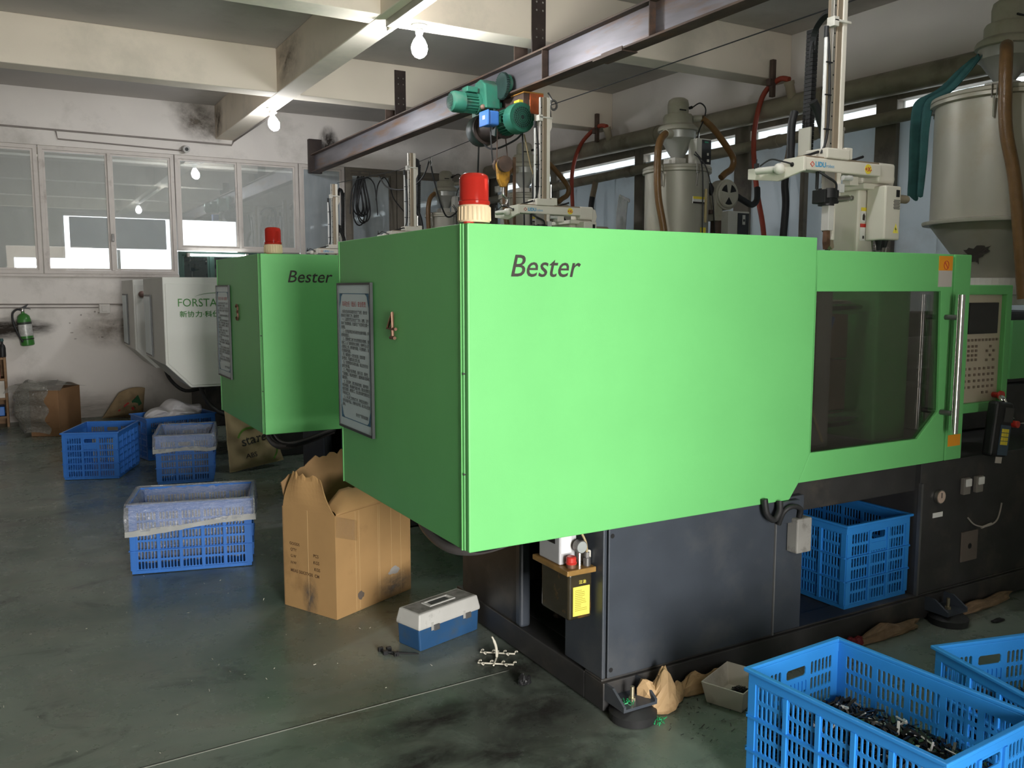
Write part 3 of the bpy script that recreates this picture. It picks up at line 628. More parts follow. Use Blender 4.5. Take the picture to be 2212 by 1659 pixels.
# surveillance camera on the back wall
t = thing('security_camera', 'small white security camera on the back wall above the windows', 'camera', (1.92, 11.6, 3.25))
part('mount', MB().cyl((1.92, 11.68, 3.29), (1.92, 11.62, 3.29), .03, n=12), castiron, t, smooth=40)
part('housing', MB().cyl((1.92, 11.64, 3.29), (1.93, 11.55, 3.275), .042, n=16), mat('camera_grey', (.4, .38, .36), .4), t, smooth=40)
part('lens', MB().cyl((1.93, 11.552, 3.275), (1.931, 11.545, 3.274), .022, n=12), black, t)

# ================================================================== HOIST RAIL
XC = 3.56
t = thing('crane_rail', 'rusty steel hoist rail hung from the ceiling beams', 'beam', (XC, 6, 3.10))
part('web', MB().box(XC-.006, XC+.006, .6, 11.6, 3.115, 3.325), rust_web, t)
part('bottom_flange', MB().box(XC-.06, XC+.06, .6, 11.6, 3.10, 3.115), rust, t, bev=.003)
part('top_flange', MB().box(XC-.06, XC+.06, .6, 11.6, 3.325, 3.34), rust, t, bev=.003)
part('splice_plate', MB().box(XC-.064, XC+.064, 4.72, 5.05, 3.09, 3.099).box(XC-.065, XC-.058, 4.72, 4.95, 3.095, 3.12), rust, t)
for yy in (5.72, 4.45): part('web_rib', MB().box(XC-.055, XC-.006, yy, yy+.008, 3.115, 3.325), rust, t)
eb = part('end_bracket', MB().box(XC-.075, XC+.10, 11.602, 11.675, 3.095, 3.54), darkbrown, t, bev=.004)
part('tie_rod', MB().tube([(XC+.10, 11.64, 3.44), (XC+.22, 11.64, 3.44), (XC+.23, 11.64, 3.34)], .008, 6), castiron, t)
for yy, sgn in ((5.882, -1), (8.642, -1)):
    h = part('hanger', MB().box(XC-.045, XC+.075, yy, yy+.012, 3.34, 3.80), darkbrown, t)
    for zz in (3.46, 3.52, 3.66, 3.72):
        for xx in (XC-.01, XC+.045):
            part('bolt', MB().cyl((xx, yy-.006, zz), (xx, yy, zz), .008, n=8), steel, h)
    part('hanger', MB().box(XC-.045, XC+.075, yy+.272, yy+.284, 3.34, 3.56), rust, t)
# ================================================================== ELECTRIC HOIST
hg = mat('hoist_green', (.035, .17, .115), .35, .1, var=.15, scale=8, dirt=(.12, .13, .11), dscale=5)
hd = mat('hoist_dark', (.025, .05, .045), .45, .1, var=.25, scale=8)
t = thing('electric_hoist', 'green electric hoist with trolley hanging from the rusty rail', 'hoist', (3.56, 6.6, 2.83))
y = 6.47
mbm = MB().lathe([(.055, 3.10), (.078, 3.115), (.084, 3.135), (.084, 3.215)], (0, y, 3.05), 24, 'X')
tm = part('trolley_motor', mbm, hg, t, smooth=40)
fins = MB().lathe([(.062, 3.215), (.062, 3.33)], (0, y, 3.05), 20, 'X')
for k in range(20):
    a = k*math.pi/10; fins.box(3.216, 3.325, -.003, .003, .055, .079, Matrix.Translation((0, y, 3.05)) @ Matrix.Rotation(a, 4, 'X'))
part('cooling_fins', fins, hg, tm)
gr = MB()
for k in range(-5, 6): gr.box(3.096, 3.10, y-math.sqrt(.06**2-(k*.011)**2), y+math.sqrt(.06**2-(k*.011)**2), 3.05+k*.011-.002, 3.05+k*.011+.002)
part('fan_grille', gr, hd, tm)
part('terminal_box', MB().box(3.23, 3.33, y-.05, y+.05, 3.13, 3.175), hg, tm, bev=.008)
part('flange', MB().lathe([(.085, 3.33), (.085, 3.35)], (0, y, 3.05), 20, 'X'), hg, tm, smooth=40)
part('gearbox', MB().plate([(6.33, 3.0), (6.56, 3.0), (6.57, 3.15), (6.53, 3.22), (6.43, 3.24), (6.35, 3.19)], 3.352, 3.49, 'YZ'), hg, t, bev=.012)
part('cover_lug', MB().box(3.36, 3.48, 6.44, 6.47, 3.20, 3.225), hg, t)
part('oil_plug', MB().sphere((3.345, 6.37, 3.01), .022), mat('plug_brown', (.18, .11, .08), .5), t, smooth=60)
for yy in (6.28, 6.72):
    for sx in (-1, 1):
        wv = []
        w_ = MB().lathe([(.07, 0), (.075, .004), (.075, .022), (.055, .028), (.055, .04), (.02, .042)], (XC+sx*.012 if sx > 0 else XC-.054, yy, 3.19), 28, 'X')
        part('wheel', w_, hd if sx > 0 else hg, t, smooth=30)
gt = MB()
for k in range(36):
    a = k*math.pi/18; gt.box(-.012, .012, -.004, .004, .095, .106, Matrix.Translation((XC-.085, 6.28, 3.17)) @ Matrix.Rotation(a, 4, 'X'))
gt.lathe([(.03, -.008), (.097, -.012), (.097, .012), (.03, .008)], (XC-.085, 6.28, 3.17), 30, 'X')
part('gear_ring', gt, hd, t)
part('side_plate', MB().plate([(6.18, 3.06), (6.82, 3.06), (6.82, 3.26), (6.18, 3.26)], XC+.07, XC+.085, 'YZ'), hd, t, bev=.01)
part('side_plate', MB().plate([(6.52, 3.0), (6.82, 3.0), (6.82, 3.25), (6.60, 3.25)], XC-.085, XC-.07, 'YZ'), hg, t, bev=.01)
part('yoke', MB().box(3.50, 3.62, 6.45, 6.62, 2.99, 3.085), hg, t, bev=.015)
part('orange_bracket', MB().box(3.60, 3.72, 6.05, 6.062, 2.93, 3.085), orange_paint, t)
part('orange_bracket', MB().box(3.54, 3.72, 6.05, 6.26, 3.085, 3.095), mat('ochre_paint', (.45, .22, .05), .5, var=.15), t)
part('orange_bracket', MB().box(3.55, 3.60, 6.07, 6.40, 2.98, 3.085), rust, t)
OFS = (-.15, -.28, -.06)
C = (3.53, -.28, 2.895)
mo = part('hoist_motor', MB().lathe([(.07, 6.335), (.112, 6.335), (.118, 6.352), (.118, 6.44), (.108, 6.45)], C, 32, 'Y'), hg, t, smooth=40)
gl = MB().lathe([(.004, 6.330), (.084, 6.331), (.084, 6.336)], C, 28, 'Y')
part('fan_grille', gl, hd, mo)
gs = MB()
for rr in (.02, .035, .05, .065, .08):
    gs.tube([(C[0]+rr*math.cos(a*math.pi/12), 6.049, C[2]+rr*math.sin(a*math.pi/12)) for a in range(24)], .002, 4, closed=True)
for k in range(24):
    a = k*math.pi/12; gs.tube([(C[0]+.02*math.cos(a), 6.049, C[2]+.02*math.sin(a)), (C[0]+.088*math.cos(a), 6.049, C[2]+.088*math.sin(a))], .0015, 4)
part('grille_ring', gs, hg, mo)
fb = MB().lathe([(.085, 6.45), (.085, 6.62)], C, 24, 'Y')
for k in range(24):
    a = k*math.pi/12; fb.box(-.003, .003, 6.45, 6.615, .08, .105, Matrix.Translation(C) @ Matrix.Rotation(a, 4, 'Y'))
part('cooling_fins', fb, hg, mo)
part('drum', MB().lathe([(.122, 6.62), (.122, 6.64), (.108, 6.645), (.108, 6.92), (.128, 6.925), (.128, 6.95)], C, 28, 'Y'), mat('drum_brown', (.05, .035, .03), .5, .3, var=.3), t, smooth=35)
part('end_gearbox', MB().lathe([(.128, 6.952), (.132, 6.97), (.128, 7.07), (.095, 7.12), (.06, 7.16), (.055, 7.20)], C, 24, 'Y'), hd, t, smooth=45)
part('drum_cover', MB(OFS).box(3.60, 3.78, 6.63, 6.92, 3.055, 3.07), hd, t, bev=.01)
part('rope_guard', MB(OFS).plate([(6.56, 3.02), (6.62, 3.06), (6.66, 2.86), (6.60, 2.84)], 3.575, 3.59, 'YZ'), hd, t)
part('switch_box', MB(OFS).box(3.455, 3.545, 6.46, 6.60, 2.90, 3.01), mat('switch_blue', (.06, .19, .58), .4, var=.05), t, bev=.014, seg=3)
part('box_lid', MB(OFS).box(3.435, 3.455, 6.455, 6.605, 2.895, 3.015), MATS['switch_blue'], t, bev=.008)
part('label', MB(OFS).box(3.433, 3.4352, 6.50, 6.54, 2.945, 2.975), paperw, t)
part('box_arm', MB(OFS).box(3.545, 3.60, 6.50, 6.56, 2.93, 2.98), hg, t)
part('limit_lug', MB(OFS).box(3.66, 3.73, 6.36, 6.44, 3.07, 3.095), yellow, t, bev=.006)
part('hook_eye', MB().tube([(3.74+.03*math.cos(a*.3927), 5.93+.0*a, 2.985+.035*math.sin(a*.3927)) for a in range(16)], .009, 6, closed=True).tube([(3.72, 5.98, 3.085), (3.735, 5.94, 3.02)], .008, 6), castiron, t, smooth=60)
# hook block below
hb = part('hook_block', MB(OFS).plate([(3.60, 2.50), (3.63, 2.44), (3.68, 2.44), (3.71, 2.50), (3.71, 2.63), (3.68, 2.68), (3.62, 2.68), (3.59, 2.62)], 6.585, 6.62), mat('hook_yellow', (.50, .25, .03), .5, var=.25, scale=20, dirt=(.10, .05, .03), dscale=12), t, bev=.008)
part('sheave', MB(OFS).lathe([(.065, 0), (.055, .012), (.055, .022), (.065, .034)], (3.645, 6.54, 2.62), 20, 'Y'), rust, hb, smooth=35)
part('sheave', MB(OFS).lathe([(.060, 0), (.05, .012), (.05, .022), (.060, .034)], (3.645, 6.622, 2.62), 20, 'Y'), rust, hb, smooth=35)
part('hook', MB(OFS).tube(smoothpath([(3.655, 6.60, 2.44), (3.655, 6.60, 2.38), (3.69, 6.60, 2.345), (3.68, 6.60, 2.30), (3.645, 6.60, 2.295), (3.62, 6.60, 2.32)]), [.014]*12+[.013]*13+[.009]*6, 8), steel, hb, smooth=60)
part('rope', MB(OFS).tube([(3.60, 6.60, 2.90), (3.595, 6.60, 2.64)], .005, 6), rust, t)
part('rope', MB(OFS).tube([(3.73, 6.70, 2.87), (3.70, 6.60, 2.64)], .005, 6), rust, t)
part('power_cable', MB(OFS).tube(smoothpath([(3.50, 6.53, 2.90), (3.505, 6.53, 2.78), (3.53, 6.55, 2.62)]), .006, 6), blackrub, t, smooth=60)
part('power_cable', MB(OFS).tube(smoothpath([(3.66, 6.95, 2.84), (3.64, 6.82, 2.78), (3.66, 6.68, 2.765), (3.72, 6.52, 2.81), (3.73, 6.42, 2.85)]), .008, 6), blackrub, t, smooth=60)
part('pendant_cable', MB(OFS).tube(smoothpath([(3.73, 6.42, 2.85), (3.735, 6.42, 2.70), (3.745, 6.42, 2.30), (3.75, 6.42, 1.9)]), .007, 6), blackrub, t, smooth=60)
part('pendant_rope', MB(OFS).tube([(3.74, 6.41, 2.84), (3.80, 6.41, 2.6), (3.98, 6.40, 2.12)], .006, 6), mat('tan_rope', (.42, .32, .18), .8), t)
part('pendant_strap', MB(OFS).box(3.72, 3.745, 6.55, 6.56, 1.95, 2.68), mat('brown_strap', (.10, .055, .03), .7), t)
# taut wire with the festooned supply cable
solo('guide_wire', MB().tube([(3.72, .5, 2.99), (3.72, 5.95, 2.985)], .004, 5).tube([(3.72, 5.95, 2.985), (3.74, 7.2, 2.93), (3.86, 9.4, 2.90), (3.88, 11.66, 2.99)], .004, 5), blackrub, 'thin steel wire stretched beside the hoist rail', 'wire', base=(3.72, 6, 2.93))
def loops(pts, r=.0085): return MB().tube(smoothpath(pts, 8), r, 6)
cb = thing('festoon_cable', 'black supply cable looped in sags beneath the guide wire', 'cable', (3.85, 8.6, 2.3))
part('cable_loop', loops([(3.74, 7.2, 2.90), (3.77, 7.3, 2.5), (3.80, 7.45, 2.3)], .008), blackrub, cb, smooth=60)
part('cable_loop', loops([(3.84, 8.5, 2.89), (3.90, 8.55, 2.72), (4.02, 8.6, 2.42), (4.12, 8.65, 2.33), (4.22, 8.6, 2.42), (4.25, 8.5, 2.6)]), blackrub, cb, smooth=60)
part('cable_loop', loops([(3.83, 8.5, 2.89), (3.79, 8.6, 2.72), (3.70, 8.8, 2.62), (3.60, 9.1, 2.66), (3.58, 9.3, 2.80)]), blackrub, cb, smooth=60)
part('clip', MB().tube(smoothpath([(3.835, 8.48, 2.92), (3.825, 8.48, 2.88), (3.84, 8.48, 2.83), (3.85, 8.48, 2.88), (3.845, 8.48, 2.92)], 4), .005, 5), castiron, cb)
# coil of cable hanging at the far partition
cc = thing('cable_coil', 'coiled black cable hanging in loops before the far glass partition', 'cable', (4.1, 11.3, 2.4))
R = random.Random(5)
for i in range(7):
    w_, h_, dx, dy = R.uniform(.07, .13), R.uniform(.24, .33), R.uniform(-.04, .04), R.uniform(-.03, .03)
    pts = []
    for k in range(24):
        a = 2*math.pi*k/24; s_ = math.sin(a); pts.append((4.09+dx+w_*math.cos(a)*(.55-.45*s_), 11.3+dy+.01*math.cos(2*a), 2.72-.0+h_*s_-(0.33-h_)*-1))
    part('loop', MB().tube(pts, .009, 6, closed=True), blackrub, cc, smooth=60)
part('loop', loops([(3.93, 11.3, 2.55), (3.96, 11.3, 2.85), (4.05, 11.3, 3.02), (4.1, 11.3, 3.0)]), blackrub, cc, smooth=60)
part('loop', loops([(4.12, 11.3, 3.02), (4.20, 11.3, 3.04), (4.28, 11.3, 2.95), (4.31, 11.3, 2.72), (4.32, 11.3, 2.55)]), blackrub, cc, smooth=60)
part('loop', loops([(4.30, 11.3, 2.75), (4.33, 11.3, 2.95), (4.42, 11.3, 3.06), (4.50, 11.3, 2.95), (4.56, 11.3, 2.78), (4.72, 11.3, 2.60)]), blackrub, cc, smooth=60)
part('loop', loops([(4.76, 11.3, 2.58), (4.86, 11.3, 2.78), (4.93, 11.3, 3.02), (4.95, 11.3, 3.10)]), blackrub, cc, smooth=60)
for xx in (4.08, 4.22, 4.42): part('hook', MB().tube([(xx-.012, 11.3, 3.03), (xx-.012, 11.3, 3.11), (xx+.012, 11.3, 3.11), (xx+.012, 11.3, 3.03)], .004, 5), castiron, cc)
part('hang_wire', MB().tube([(3.95, 11.31, 3.12), (4.5, 11.31, 3.125), (5.0, 11.31, 3.13)], .003, 5), castiron, cc)

# ================================================================== PIPES ON THE RIGHT WALL
t = thing('air_duct', 'thick dusty grey pipe running along the right wall under the beams', 'pipe', (6.15, 6.5, 3.08))
def pz(y): return 3.175+(y-4.06)*.012
part('pipe', MB().tube([(6.155, 1.0, pz(1)), (6.155, 11.55, pz(11.55))], .095, 24), pvc, t, smooth=40)
for yy in (2.9, 5.35, 7.6, 9.9): part('sleeve', MB().cyl((6.155, yy, pz(yy)), (6.155, yy+.16, pz(yy)), .101, n=24), pvc, t, smooth=40)
for yy in (5.70, 8.45): part('tee', MB().cyl((6.10, yy, pz(yy)+.05), (6.06, yy, pz(yy)+.17), .04, n=14).cyl((6.065, yy, pz(yy)+.16), (6.055, yy, pz(yy)+.19), .046, n=14), mat('dusty_tee', (.40, .34, .25), .6), t, smooth=40)
t2 = thing('water_pipe', 'thinner dusty pipe running below the thick pipe on the right wall', 'pipe', (6.16, 6.5, 2.85))
part('pipe', MB().tube([(6.18, 1.0, 2.955), (6.18, 11.55, 2.86)], .052, 18), pvc, t2, smooth=40)
for yy in (3.6, 5.5, 5.9, 8.1, 10.2): part('coupling', MB().cyl((6.18, yy, 2.964-(yy-0)*.009), (6.18, yy+.13, 2.963-(yy+.13)*.009), .06, n=18), pvc, t2, smooth=40)
for yy in (5.76, 8.83):
    part('branch', MB().tube([(6.18, yy, 2.89), (6.16, yy, 2.78), (6.13, yy, 2.66)], .036, 12), mat('dusty_branch', (.36, .28, .2), .6), t2, smooth=40)
    part('rubber_sleeve', MB().tube(smoothpath([(6.13, yy, 2.67), (6.11, yy, 2.5), (6.13, yy, 2.3), (6.10, yy, 1.9)]), .034, 10), blackrub, t2, smooth=50)
for xx, yy, lb in ((6.02, 5.86, 'dark steel upright fixed to the wall beside the nearer red hose'), (6.04, 8.62, 'dark steel upright fixed to the wall beside the farther red hose')):
    solo('pipe_strut', MB().box(xx-.022, xx+.022, yy-.02, yy+.02, 3.275, 3.60).box(xx-.05, xx-.02, yy-.02, yy+.03, 3.37, 3.43), rust, lb, 'bracket', 'uprights above the wall pipe', bev=.004)
redh = mat('red_hose', (.34, .055, .03), .5, var=.15)
solo('red_hose', MB().tube(smoothpath([(6.06, 5.70, 3.40), (6.05, 5.82, 3.42), (6.04, 6.0, 3.30), (6.03, 6.08, 2.95), (6.02, 6.02, 2.5), (5.98, 5.87, 2.05), (5.9, 5.78, 1.6)]), .024, 10), redh, 'red hose arching from the thick pipe beside the upright, nearer one', 'hose', 'red hoses on the right wall', base=(6, 5.87, 1.6), smooth=60)
solo('red_hose', MB().tube(smoothpath([(6.06, 8.45, 3.43), (6.05, 8.62, 3.45), (6.04, 8.95, 3.30), (6.03, 9.12, 3.0), (6.02, 9.10, 2.6), (5.98, 9.0, 2.2), (5.9, 8.95, 1.7)]), .024, 10), redh, 'red hose arching from the thick pipe, the farther one past the hoist', 'hose', 'red hoses on the right wall', base=(6, 9, 1.7), smooth=60)
# white plastic strips hanging against the sheets
ws = thing('plastic_strips', 'bunch of white bent strips leaning against the right wall sheets', 'strips', (6.22, 8.32, 2.2))
for i in range(7):
    yy = 8.40-.028*i
    part('strip', MB().tube(smoothpath([(6.20, yy+.03, 2.15), (6.20, yy+.02, 2.40), (6.195, yy-.01, 2.55+.015*math.sin(i*2)), (6.19, yy-.045, 2.64-.01*i), (6.185, yy-.06, 2.62-.012*i)]), .012, 5), mat('strip_white', (.88, .89, .90), .5), ws, smooth=60)
# ================================================================== TAKE-OUT ROBOTS
cream = mat('robot_cream', (.70, .66, .57), .4, var=.04)
tan = mat('robot_tan', (.42, .34, .25), .35, .5, var=.08, stretch=(1, 1, .1))
def make_robot():
    t = thing('takeout_robot', '', 'robot', (3.83, 3.15, 1.72), 0, 'take-out robots on the presses')
    part('base_column', MB().box(3.765, 3.90, 3.05, 3.25, 1.72, 2.06), cream, t, bev=.018, seg=3)
    part('column_cap', MB().box(3.74, 3.93, 3.0, 3.28, 2.055, 2.085), cream, t, bev=.006)
    cb = part('control_box', MB().box(3.815, 3.935, 2.93, 3.045, 1.80, 2.07), cream, t, bev=.008)
    part('switch', MB().box(3.895, 3.915, 2.924, 2.931, 2.015, 2.05), black, cb)
    gr = MB()
    for r in range(7):
        for c in range(4): gr.box(3.880+c*.012-(r % 2)*.003, 3.888+c*.012-(r % 2)*.003, 2.927, 2.931, 1.955+r*.007, 1.958+r*.007)
    part('speaker_grille', gr, black, cb); gr_ = bpy.data.objects[cb.name].children[-1]; gr_['kind'] = 'stuff'
    part('shock_sign', MB().add([(3.880, 2.9285, 1.835), (3.922, 2.9285, 1.835), (3.901, 2.9285, 1.885)], [(0, 1, 2)]), yellow2, cb)
    part('shock_sign_mark', MB().add([(3.899, 2.9275, 1.868), (3.894, 2.9275, 1.852), (3.901, 2.9275, 1.853), (3.898, 2.9275, 1.840), (3.907, 2.9275, 1.857), (3.901, 2.9275, 1.857)], [(0, 1, 2, 3, 4, 5)]), ink, cb)
    part('cable_gland', MB().cyl((3.86, 2.99, 1.80), (3.86, 2.99, 1.75), .022, .012, 12).cyl((3.90, 2.99, 1.80), (3.90, 2.99, 1.765), .018, .010, 12), black, cb)
    part('rotary_unit', MB().cyl((3.95, 3.12, 2.14), (3.95, 3.12, 2.07), .06, n=20), cream, t, smooth=40, bev=.006)
    part('side_arm', MB().plate([(3.93, 2.185), (3.985, 2.17), (4.0, 2.12), (3.985, 2.075), (3.95, 2.075)], 3.02, 3.06), cream, t, bev=.006)
    part('air_filter', MB().cyl((3.97, 3.02, 2.02), (4.09, 3.02, 2.02), .022, n=14).sphere((4.09, 3.02, 2.02), .022), mat('filter_bowl', (.5, .42, .30), .2, trans=.4), t, smooth=50)
    w1 = part('warning_label', MB().box(3.785, 3.87, 3.0475, 3.0505, 1.895, 1.95), paperw, t)
    part('label_band', MB().box(3.785, 3.87, 3.0465, 3.049, 1.95, 1.968), yellow, t)
    part('warning_label', MB().box(3.782, 3.868, 3.0475, 3.0505, 1.80, 1.868), paperw, t)
    part('label_band', MB().box(3.782, 3.868, 3.0465, 3.049, 1.868, 1.886), red, t)
    part('label_figure', MB().add([(3.795, 3.0462, 1.905), (3.812, 3.0462, 1.902), (3.815, 3.0462, 1.925), (3.806, 3.0462, 1.940), (3.796, 3.0462, 1.93)], [(0, 1, 2, 3, 4)]).add([(3.80, 3.0462, 1.81), (3.812, 3.0462, 1.81), (3.812, 3.0462, 1.825), (3.80, 3.0462, 1.825)], [(0, 1, 2, 3)]), ink, w1)
    # horizontal draw beam with its hooked end plate
    bm_ = part('traverse_beam', MB().box(3.255, 3.80, 2.95, 3.03, 2.112, 2.172), cream, t, bev=.006)
    part('beam_cap', MB().box(3.80, 3.93, 2.965, 3.10, 2.085, 2.185), cream, t, bev=.015, seg=3)
    part('beam_rail', MB().box(3.27, 3.80, 2.965, 3.015, 2.173, 2.181), tan, bm_)
    part('end_plate', MB().plate([(2.94, 2.172), (3.06, 2.172), (3.10, 2.150), (3.14, 2.130), (3.18, 2.148), (3.30, 2.152), (3.30, 2.100), (3.10, 2.072), (2.94, 2.105)], 3.238, 3.2545, 'YZ'), cream, t, bev=.003)
    part('end_hole', MB().cyl((3.236, 3.01, 2.14), (3.24, 3.01, 2.14), .011, n=12), black, t)
    part('actuator', MB().tube([(3.20, 3.20, 2.128), (3.22, 3.06, 2.125)], .017, 12).sphere((3.215, 3.07, 2.125), .028), ivory, t, smooth=50)
    part('actuator_valve', MB().box(3.19, 3.205, 3.19, 3.21, 2.14, 2.165).cyl((3.197, 3.2, 2.165), (3.197, 3.2, 2.185), .004, n=6), black, t)
    part('tube_loop', MB().tube(smoothpath([(3.20, 3.18, 2.15), (3.21, 3.12, 2.175), (3.225, 3.06, 2.16), (3.235, 3.0, 2.14)]), .004, 6), blackrub, t, smooth=60)
    text('LIDU', .033, mat('logo_blue', (.08, .36, .62), .5), bm_, (3.325, 2.948, 2.130), (1, 0, 0), (0, 0, 1), weight=.0012)
    text('robot', .024, MATS['logo_blue'], bm_, (3.40, 2.948, 2.130), (1, 0, 0), (0, 0, 1))
    part('logo_mark', MB().tube([(3.292, 2.948, 2.14), (3.305, 2.948, 2.152), (3.318, 2.948, 2.14), (3.305, 2.948, 2.128)], .002, 4, closed=True), red, bm_)
    xs = part('axis_sign', MB().cyl((3.70, 2.9495, 2.142), (3.70, 2.948, 2.142), .024, n=16), yellow, bm_)
    text('+X-', .030, redink, xs, (3.70, 2.9468, 2.131), (1, 0, 0), (0, 0, 1), align='CENTER', weight=.001)
    for xx, rz in ((3.30, .9), (3.62, .25)):
        part('lever', MB().tube([(xx, 3.0, 2.183), (xx+.05, 3.0, 2.195), (xx+.10, 3.0, 2.21)], [.005, .006, .007], 7), black, t, smooth=60)
    # vertical arm
    part('slide_block', MB().box(3.40, 3.56, 2.945, 3.08, 2.175, 2.225), cream, t, bev=.006)
    part('slide_knob', MB().box(3.535, 3.585, 2.95, 3.0, 2.18, 2.235), cream, t, bev=.005)
    part('arm_profile', MB().box(3.465, 3.50, 2.97, 3.03, 2.0, 2.965), tan, t, bev=.003)
    part('arm_face', MB().box(3.50, 3.528, 2.965, 3.035, 2.0, 2.965), cream, t, bev=.003)
    ar = part('guide_rail', MB().box(3.445, 3.4645, 2.975, 2.995, 2.18, 2.965), alu, t, bev=.002)
    for k in range(11): part('rail_hole', MB().cyl((3.455, 2.9745, 2.25+k*.064), (3.455, 2.9765, 2.25+k*.064), .0045, n=8), black, ar)
    br = part('arm_bracket', MB().plate([(3.53, 2.83), (3.565, 2.83), (3.565, 2.76), (3.535, 2.70), (3.53, 2.70)], 3.0, 3.012), cream, t)
    part('bracket_clamp', MB().box(3.428, 3.545, 2.955, 2.967, 2.812, 2.824).box(3.425, 3.46, 2.955, 3.0, 2.79, 2.835), ivory, t, bev=.003)
    part('air_cylinder', MB().cyl((3.408, 2.985, 2.22), (3.408, 2.985, 2.74), .0085, n=10), mat('white_tube', (.75, .74, .72), .3), t, smooth=40)
    part('cylinder_cap', MB().cyl((3.408, 2.985, 2.74), (3.408, 2.985, 2.79), .012, n=10).tube([(3.40, 2.985, 2.785), (3.42, 2.985, 2.785)], .006, 6), black, t, smooth=40)
    part('air_tube', MB().tube(smoothpath([(3.412, 2.98, 2.76), (3.428, 2.975, 2.6), (3.432, 2.975, 2.4), (3.425, 2.975, 2.28), (3.40, 2.98, 2.2)]), .007, 7), blackrub, t, smooth=60)
    for zz in (2.62, 2.47, 2.31): part('cable_tie', MB().box(3.398, 3.438, 2.966, 2.972, zz, zz+.006), black, t)
    ch = part('energy_chain', MB().tube(smoothpath([(3.555, 3.03, 2.83), (3.57, 3.06, 2.88), (3.61, 3.14, 2.925), (3.67, 3.25, 2.925), (3.71, 3.33, 2.87), (3.72, 3.35, 2.70), (3.715, 3.35, 2.50), (3.71, 3.35, 2.26)]), .020, 4), blackrub, t)
    for k in range(30):
        z = 2.28+k*.021; part('chain_link', MB().box(3.692+(z-2.28)*.02, 3.728+(z-2.28)*.02, 3.325, 3.375, z, z+.0185), black, ch)
    part('chain_bracket', MB().box(3.64, 3.75, 3.28, 3.40, 2.222, 2.236).box(3.675, 3.685, 3.30, 3.38, 2.236, 2.40), cream, t)
    part('corrugated_hose', MB().tube(smoothpath([(3.675, 3.43, 2.24), (3.675, 3.43, 2.42), (3.695, 3.43, 2.50)]), .022, 10), blackrub, t, smooth=60)
    part('corrugated_hose', MB().tube(smoothpath([(3.575, 3.20, 2.50), (3.62, 3.20, 2.44), (3.67, 3.20, 2.33), (3.69, 3.20, 2.20), (3.69, 3.20, 2.10)]), .022, 10), blackrub, t, smooth=60)
    part('damper', MB().cyl((3.548, 2.985, 2.235), (3.548, 2.985, 2.32), .008, n=8).cyl((3.548, 2.985, 2.32), (3.548, 2.985, 2.335), .012, n=8), steel, t, smooth=40)
    # wrist and gripper
    part('wrist_plate', MB().box(3.40, 3.47, 2.955, 2.97, 2.03, 2.112), alu, t)
    part('wrist_block', MB().box(3.40, 3.50, 2.95, 3.03, 1.965, 2.03), black, t, bev=.004)
    part('wrist_rotor', MB().cyl((3.45, 2.985, 1.955), (3.45, 2.985, 1.995), .038, n=16).cyl((3.45, 2.985, 1.99), (3.45, 2.985, 2.035), .05, n=16), black, t, smooth=40)
    part('flip_cylinder', MB().cyl((3.49, 2.965, 1.985), (3.58, 2.965, 1.995), .017, n=10).cyl((3.58, 2.965, 1.995), (3.60, 2.965, 1.997), .006, n=8).lathe([(.002, 0), (.014, .002), (.014, .008)], (3.60, 2.965, 1.997), 12, 'X'), steel, t, smooth=40)
    part('air_fitting', MB().cyl((3.52, 2.95, 2.09), (3.56, 2.95, 2.09), .012, n=10).cyl((3.56, 2.95, 2.09), (3.58, 2.95, 2.09), .014, n=10).box(3.50, 3.535, 2.95, 2.97, 2.02, 2.06), porc, t, smooth=40)
    part('wrist_tube', MB().tube(smoothpath([(3.36, 2.96, 2.112), (3.40, 2.94, 2.085), (3.46, 2.94, 2.06), (3.47, 2.945, 2.02)]), .006, 6).tube([(3.365, 2.97, 2.11), (3.365, 2.97, 2.03)], .009, 6), blackrub, t, smooth=60)
    gp = part('gripper_body', MB().box(3.437, 3.475, 2.955, 3.0, 1.835, 1.955), mat('gripper_grey', (.55, .53, .50), .4), t, bev=.003)
    part('gripper_jaw', MB().box(3.470, 3.490, 2.96, 2.995, 1.79, 1.945), cream, t, bev=.003)
    part('gripper_finger', MB().plate([(3.442, 1.835), (3.462, 1.835), (3.465, 1.765), (3.446, 1.745), (3.440, 1.78)], 2.965, 2.99), brass, t)
    part('gripper_finger', MB().plate([(3.470, 1.79), (3.488, 1.79), (3.496, 1.755), (3.484, 1.745), (3.468, 1.76)], 2.965, 2.99), tan, t)
    part('mount_box', MB().box(3.60, 3.66, 2.97, 3.02, 2.06, 2.105), cream, t, bev=.004)
    part('lead', MB().tube(smoothpath([(3.72, 3.20, 1.86), (3.71, 3.19, 1.82), (3.70, 3.18, 1.72)]), .014, 8).box(3.70, 3.735, 3.17, 3.22, 1.85, 1.905), blackrub, t, smooth=60)
    return t
rb1 = make_robot(); rb1['label'] = 'cream take-out robot over the nearest press, tall arm reaching the frame top'
for dx, dy, dz, lb in ((.0, DY, .0, 'cream take-out robot beside the red beacon, below the hoist'), (.10, 5.42, -.03, 'take-out robot arm left of the large red beacon, before the partition'), (.0, 7.62, -.12, 'farthest take-out robot, beside the coiled cable')):
    r = copy_tree(rb1); r.location = Vector(rb1.location)+Vector((dx, dy, dz)); r['label'] = lb

